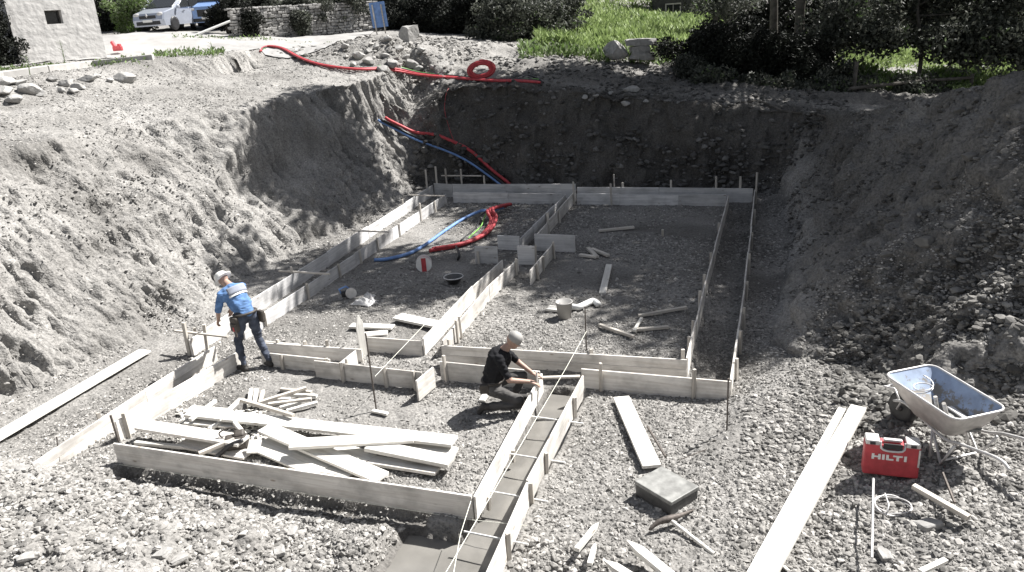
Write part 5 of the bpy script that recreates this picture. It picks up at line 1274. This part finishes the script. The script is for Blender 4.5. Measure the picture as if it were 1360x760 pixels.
bush('dark overhanging thicket at the right frame edge', PD(1340, 25, 38), (4., 2.8, 2.2), 80, .9, 300, .2, 'greyleaf')
# black conifer mass behind the rubble pile
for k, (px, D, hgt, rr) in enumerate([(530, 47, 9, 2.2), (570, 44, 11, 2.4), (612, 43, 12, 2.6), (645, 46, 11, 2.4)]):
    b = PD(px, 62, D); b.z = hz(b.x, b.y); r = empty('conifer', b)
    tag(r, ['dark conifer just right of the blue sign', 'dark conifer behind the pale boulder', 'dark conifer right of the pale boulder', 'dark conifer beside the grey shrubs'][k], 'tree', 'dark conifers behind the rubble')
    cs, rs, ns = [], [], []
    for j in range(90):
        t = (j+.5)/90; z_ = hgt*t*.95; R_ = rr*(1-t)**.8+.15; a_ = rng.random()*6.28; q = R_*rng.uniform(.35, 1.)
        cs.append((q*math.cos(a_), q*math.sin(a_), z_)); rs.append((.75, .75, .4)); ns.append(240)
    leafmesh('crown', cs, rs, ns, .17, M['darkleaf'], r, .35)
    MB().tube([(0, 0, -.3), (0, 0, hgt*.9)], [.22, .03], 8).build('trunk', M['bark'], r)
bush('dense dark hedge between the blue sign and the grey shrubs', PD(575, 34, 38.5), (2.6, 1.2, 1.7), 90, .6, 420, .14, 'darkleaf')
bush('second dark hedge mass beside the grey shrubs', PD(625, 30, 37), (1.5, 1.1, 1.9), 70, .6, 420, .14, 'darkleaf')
# shrubs 640-760
for (px, py, D, rad, lab, lm) in [(665, 38, 34, (1.5, 1.2, 1.6), 'grey leafy shrub right of the dark conifers', 'greyleaf'), (705, 36, 35, (1.7, 1.2, 1.8), 'tall grey shrub behind the far berm', 'greyleaf'), (745, 30, 37, (1.5, 1.2, 1.8), 'grey shrub flecked with green above the bright weeds', 'greyleaf'),
                               (700, -20, 42, (3.2, 2, 2.), 'shrub crown at the top edge above the grey shrubs', 'greyleaf')]:
    bush(lab, PD(px, py, D), rad, 60, .5, 260, .14, lm)
# bushes behind the cars, ivy
bush('bush with bright shoots left of the parked cars', PD(178, 22, 37), (1.3, 1., 1.5), 50, .4, 220, .12, 'weed')
bush('dark shrub beside the right corner of the white house', PD(155, 12, 40), (1.6, 1.2, 1.8), 50, .5, 220, .15, 'darkleaf')
bush('dark hedge behind the parked cars', PD(250, -4, 46), (5.5, 1.6, 2.3), 110, .8, 300, .18, 'darkleaf')
bush('dark ivy climbing at the left edge of the white house', PD(-2, 50, 25.5), (.8, .6, 1.5), 45, .35, 240, .1, 'darkleaf')
for (px, py, D, rad, lab) in [(350, 14, 36.5, (1.3, .7, .8), 'ivy hanging over the left part of the stone wall'), (400, 12, 37, (1.6, .7, .7), 'ivy on top of the middle of the stone wall'), (330, 32, 34.7, (.45, .3, .6), 'dark ivy clump on the face of the stone wall end'), (398, 28, 36., (.35, .3, .5), 'small dark ivy clump on the stone wall face'), (450, 8, 38, (1.8, .8, .9), 'bushes behind the right part of the stone wall'), (300, 10, 36, (1.1, .7, .9), 'shrub at the left end of the stone wall'), (500, 2, 41, (2, 1, 1.4), 'shrub above the blue sign')]:
    bush(lab, PD(px, py, D), rad, 40, .35, 230, .11, 'greyleaf' if px > 340 else 'darkleaf')
# tall trees behind everything on the left and centre
for k, (px, D, lab) in enumerate([(60, 55, 'tree behind the white house'), (200, 56, 'tree behind the parked cars, left one'), (330, 55, 'tree behind the parked cars, right one'), (450, 58, 'tree behind the stone wall'), (760, 62, 'tree behind the grey shrubs'), (880, 74, 'tree behind the dark wooden house')]):
    b = PD(px, 30, D); b.z = hz(b.x, b.y)
    tree(lab, b, 0, 0, b+Vector((0, 0, 6)), (4.2, 3.2, 5), 80, 1.2, 150, .32, 'darkleaf' if k < 4 else 'greyleaf', .3, 'trees in the background')
# wooded slope far off (reads as one mass)
cs, rs, ns = [], [], []
for k in range(420):
    px = rng.uniform(-500, 2000); D = rng.uniform(78, 100); b = PD(px, 0, D); z_ = hz(b.x, b.y)
    cs.append((b.x, b.y, z_+rng.uniform(.5, 11))); rs.append((2.6, 2.6, 2.2)); ns.append(150)
tag(leafmesh('woodland', cs, rs, ns, .6, M['greyleaf']), 'distant wooded slope closing the background', 'woodland', kind='stuff')

# weeds and grass
def tufts(name, regions, mat, label, lh=.35, lw=.05, cat='weeds', up=.9):
    ps = []; hs = []
    for (pxs, n, D0, D1, hh_) in regions:
        x0, x1, yy0, yy1 = pxs
        for _ in range(n):
            px = rng.uniform(x0, x1); D = rng.uniform(D0, D1); b = PD(px, (yy0+yy1)/2, D); ps.append((b.x, b.y)); hs.append(hh_)
    ps = np.array(ps); hs = np.array(hs)*rng.uniform(.5, 1.3, len(ps)); k = fbm(ps[:, 0]*.8, ps[:, 1]*.8, 0, 3, 61) > -.55
    ps, hs = ps[k], hs[k]; hs *= (.75+.5*np.clip(vnoise(ps[:, 0]*.7, ps[:, 1]*.7, 0, 63), -.6, 1)); z = hzv(ps[:, 0], ps[:, 1]); n = len(ps)
    a = rng.uniform(0, 6.28, n); dx, dy = np.cos(a), np.sin(a); ln = rng.uniform(-.3, .3, (n, 2))*hs[:, None]; hs = hs*.8
    t0 = rng.random(n)**.6*.7*hs
    w = lw*rng.uniform(.6, 1.4, n)
    base = np.stack([ps[:, 0], ps[:, 1], z+t0-.05], -1); d = np.stack([dx*w, dy*w, 0*w], -1); top = base+np.stack([ln[:, 0], ln[:, 1], hs*.5*up], -1); mid = (base+top)/2
    V_ = np.stack([base, mid+d, top, mid-d], 1).reshape(-1, 3); f = np.arange(n*4).reshape(-1, 4)
    o = link(name, np_mesh(name, V_, f), M[mat]); tag(o, label, cat, kind='stuff'); return o
tufts('weeds', [((715, 930, 60, 70), 30000, 30.5, 37, .75), ((760, 1000, 40, 60), 26000, 37, 52, .75), ((690, 1000, 30, 30), 12000, 52, 66, .8)], 'brightleaf', 'bright green weeds and nettles below the dark house', lw=.045)
tufts('weeds', [((1110, 1400, 90, 100), 26000, 30, 48, .6), ((1270, 1420, 90, 100), 7000, 24, 30, .4)], 'brightleaf', 'bright green tall grass beyond the spoil mound', lw=.04)
tufts('weeds', [((690, 960, 75, 80), 4500, 28.5, 32, .5), ((1080, 1300, 110, 115), 5000, 25, 29, .5)], 'weed', 'dull mixed weeds on the far berm', lw=.05)
tufts('weeds', [((205, 300, 75, 80), 1100, 24.5, 28.5, .27), ((0, 200, 90, 95), 900, 22.5, 24.5, .22), ((230, 490, 60, 50), 600, 33, 34, .25)], 'weed', 'weeds along the kerb and the road edge', lw=.03)
tufts('grass', [((-400, 1900, 30, 30), 14000, 44, 78, .8)], 'weed', 'rough grass on the slope behind', lw=.15, cat='grass')
for (px, py, hgt, lab) in [(87, 88, .75, 'dry weed stalk against the white house wall'), (283, 78, .5, 'dead stalk at the right end of the kerb weeds'), (40, 100, .5, 'weed growing over the kerb below the window')]:
    p = on(G(px, py)); m = MB(); m.tube([(0, 0, 0), (.03, 0, hgt*.5), (0, .02, hgt)], [.012, .009, .004], 5)
    for k in range(8): z_ = hgt*(.3+.08*k); a_ = k*2.4; m.tube([(.01, 0, z_), (.12*math.cos(a_), .12*math.sin(a_), z_+.08)], [.006, .002], 4)
    r = m.build('weed_stalk', M['weed'], loc=p); tag(r, lab, 'weed')

# ------------------------------------------------------------------ light, sky, camera
SUN_EL, SUN_AZ = math.radians(50), math.radians(47)     # azimuth from +X towards +Y
w = bpy.data.worlds.new('World'); sc.world = w; w.use_nodes = True
bg = w.node_tree.nodes['Background']; sky = w.node_tree.nodes.new('ShaderNodeTexSky'); sky.sky_type = 'NISHITA'; sky.sun_disc = False
sky.sun_elevation = SUN_EL; sky.sun_rotation = math.pi/2-SUN_AZ; sky.air_density = 1.; sky.dust_density = 1.5; sky.ozone_density = .6
hs_ = w.node_tree.nodes.new('ShaderNodeHueSaturation'); hs_.inputs['Saturation'].default_value = .45
w.node_tree.links.new(sky.outputs[0], hs_.inputs['Color']); w.node_tree.links.new(hs_.outputs[0], bg.inputs[0]); bg.inputs[1].default_value = .05
sd = bpy.data.lights.new('sun', 'SUN'); sd.energy = 5.; sd.angle = math.radians(.53); sd.color = (1, .975, .94)
so = bpy.data.objects.new('sun', sd); col.objects.link(so)
dirv = Vector((math.cos(SUN_AZ)*math.cos(SUN_EL), math.sin(SUN_AZ)*math.cos(SUN_EL), math.sin(SUN_EL)))
so.rotation_euler = dirv.to_track_quat('Z', 'Y').to_euler(); so.location = (20, 30, 40)
cd = bpy.data.cameras.new('camera'); cam = bpy.data.objects.new('camera', cd); col.objects.link(cam); sc.camera = cam
cam.matrix_world = Matrix.Translation((0, 0, EYE)) @ Matrix((CR, CU, -CF)).transposed().to_4x4()
cd.sensor_width = 36; cd.lens = FPX/1360*36; cd.clip_start = .1; cd.clip_end = 2000
sc.view_settings.view_transform = 'Standard'; sc.view_settings.look = 'None'; sc.view_settings.exposure = 1.28; sc.view_settings.gamma = 1
sc.cycles.max_bounces = 5; sc.cycles.diffuse_bounces = 3; sc.cycles.transmission_bounces = 2; sc.cycles.transparent_max_bounces = 4
sc.cycles.use_denoising = True
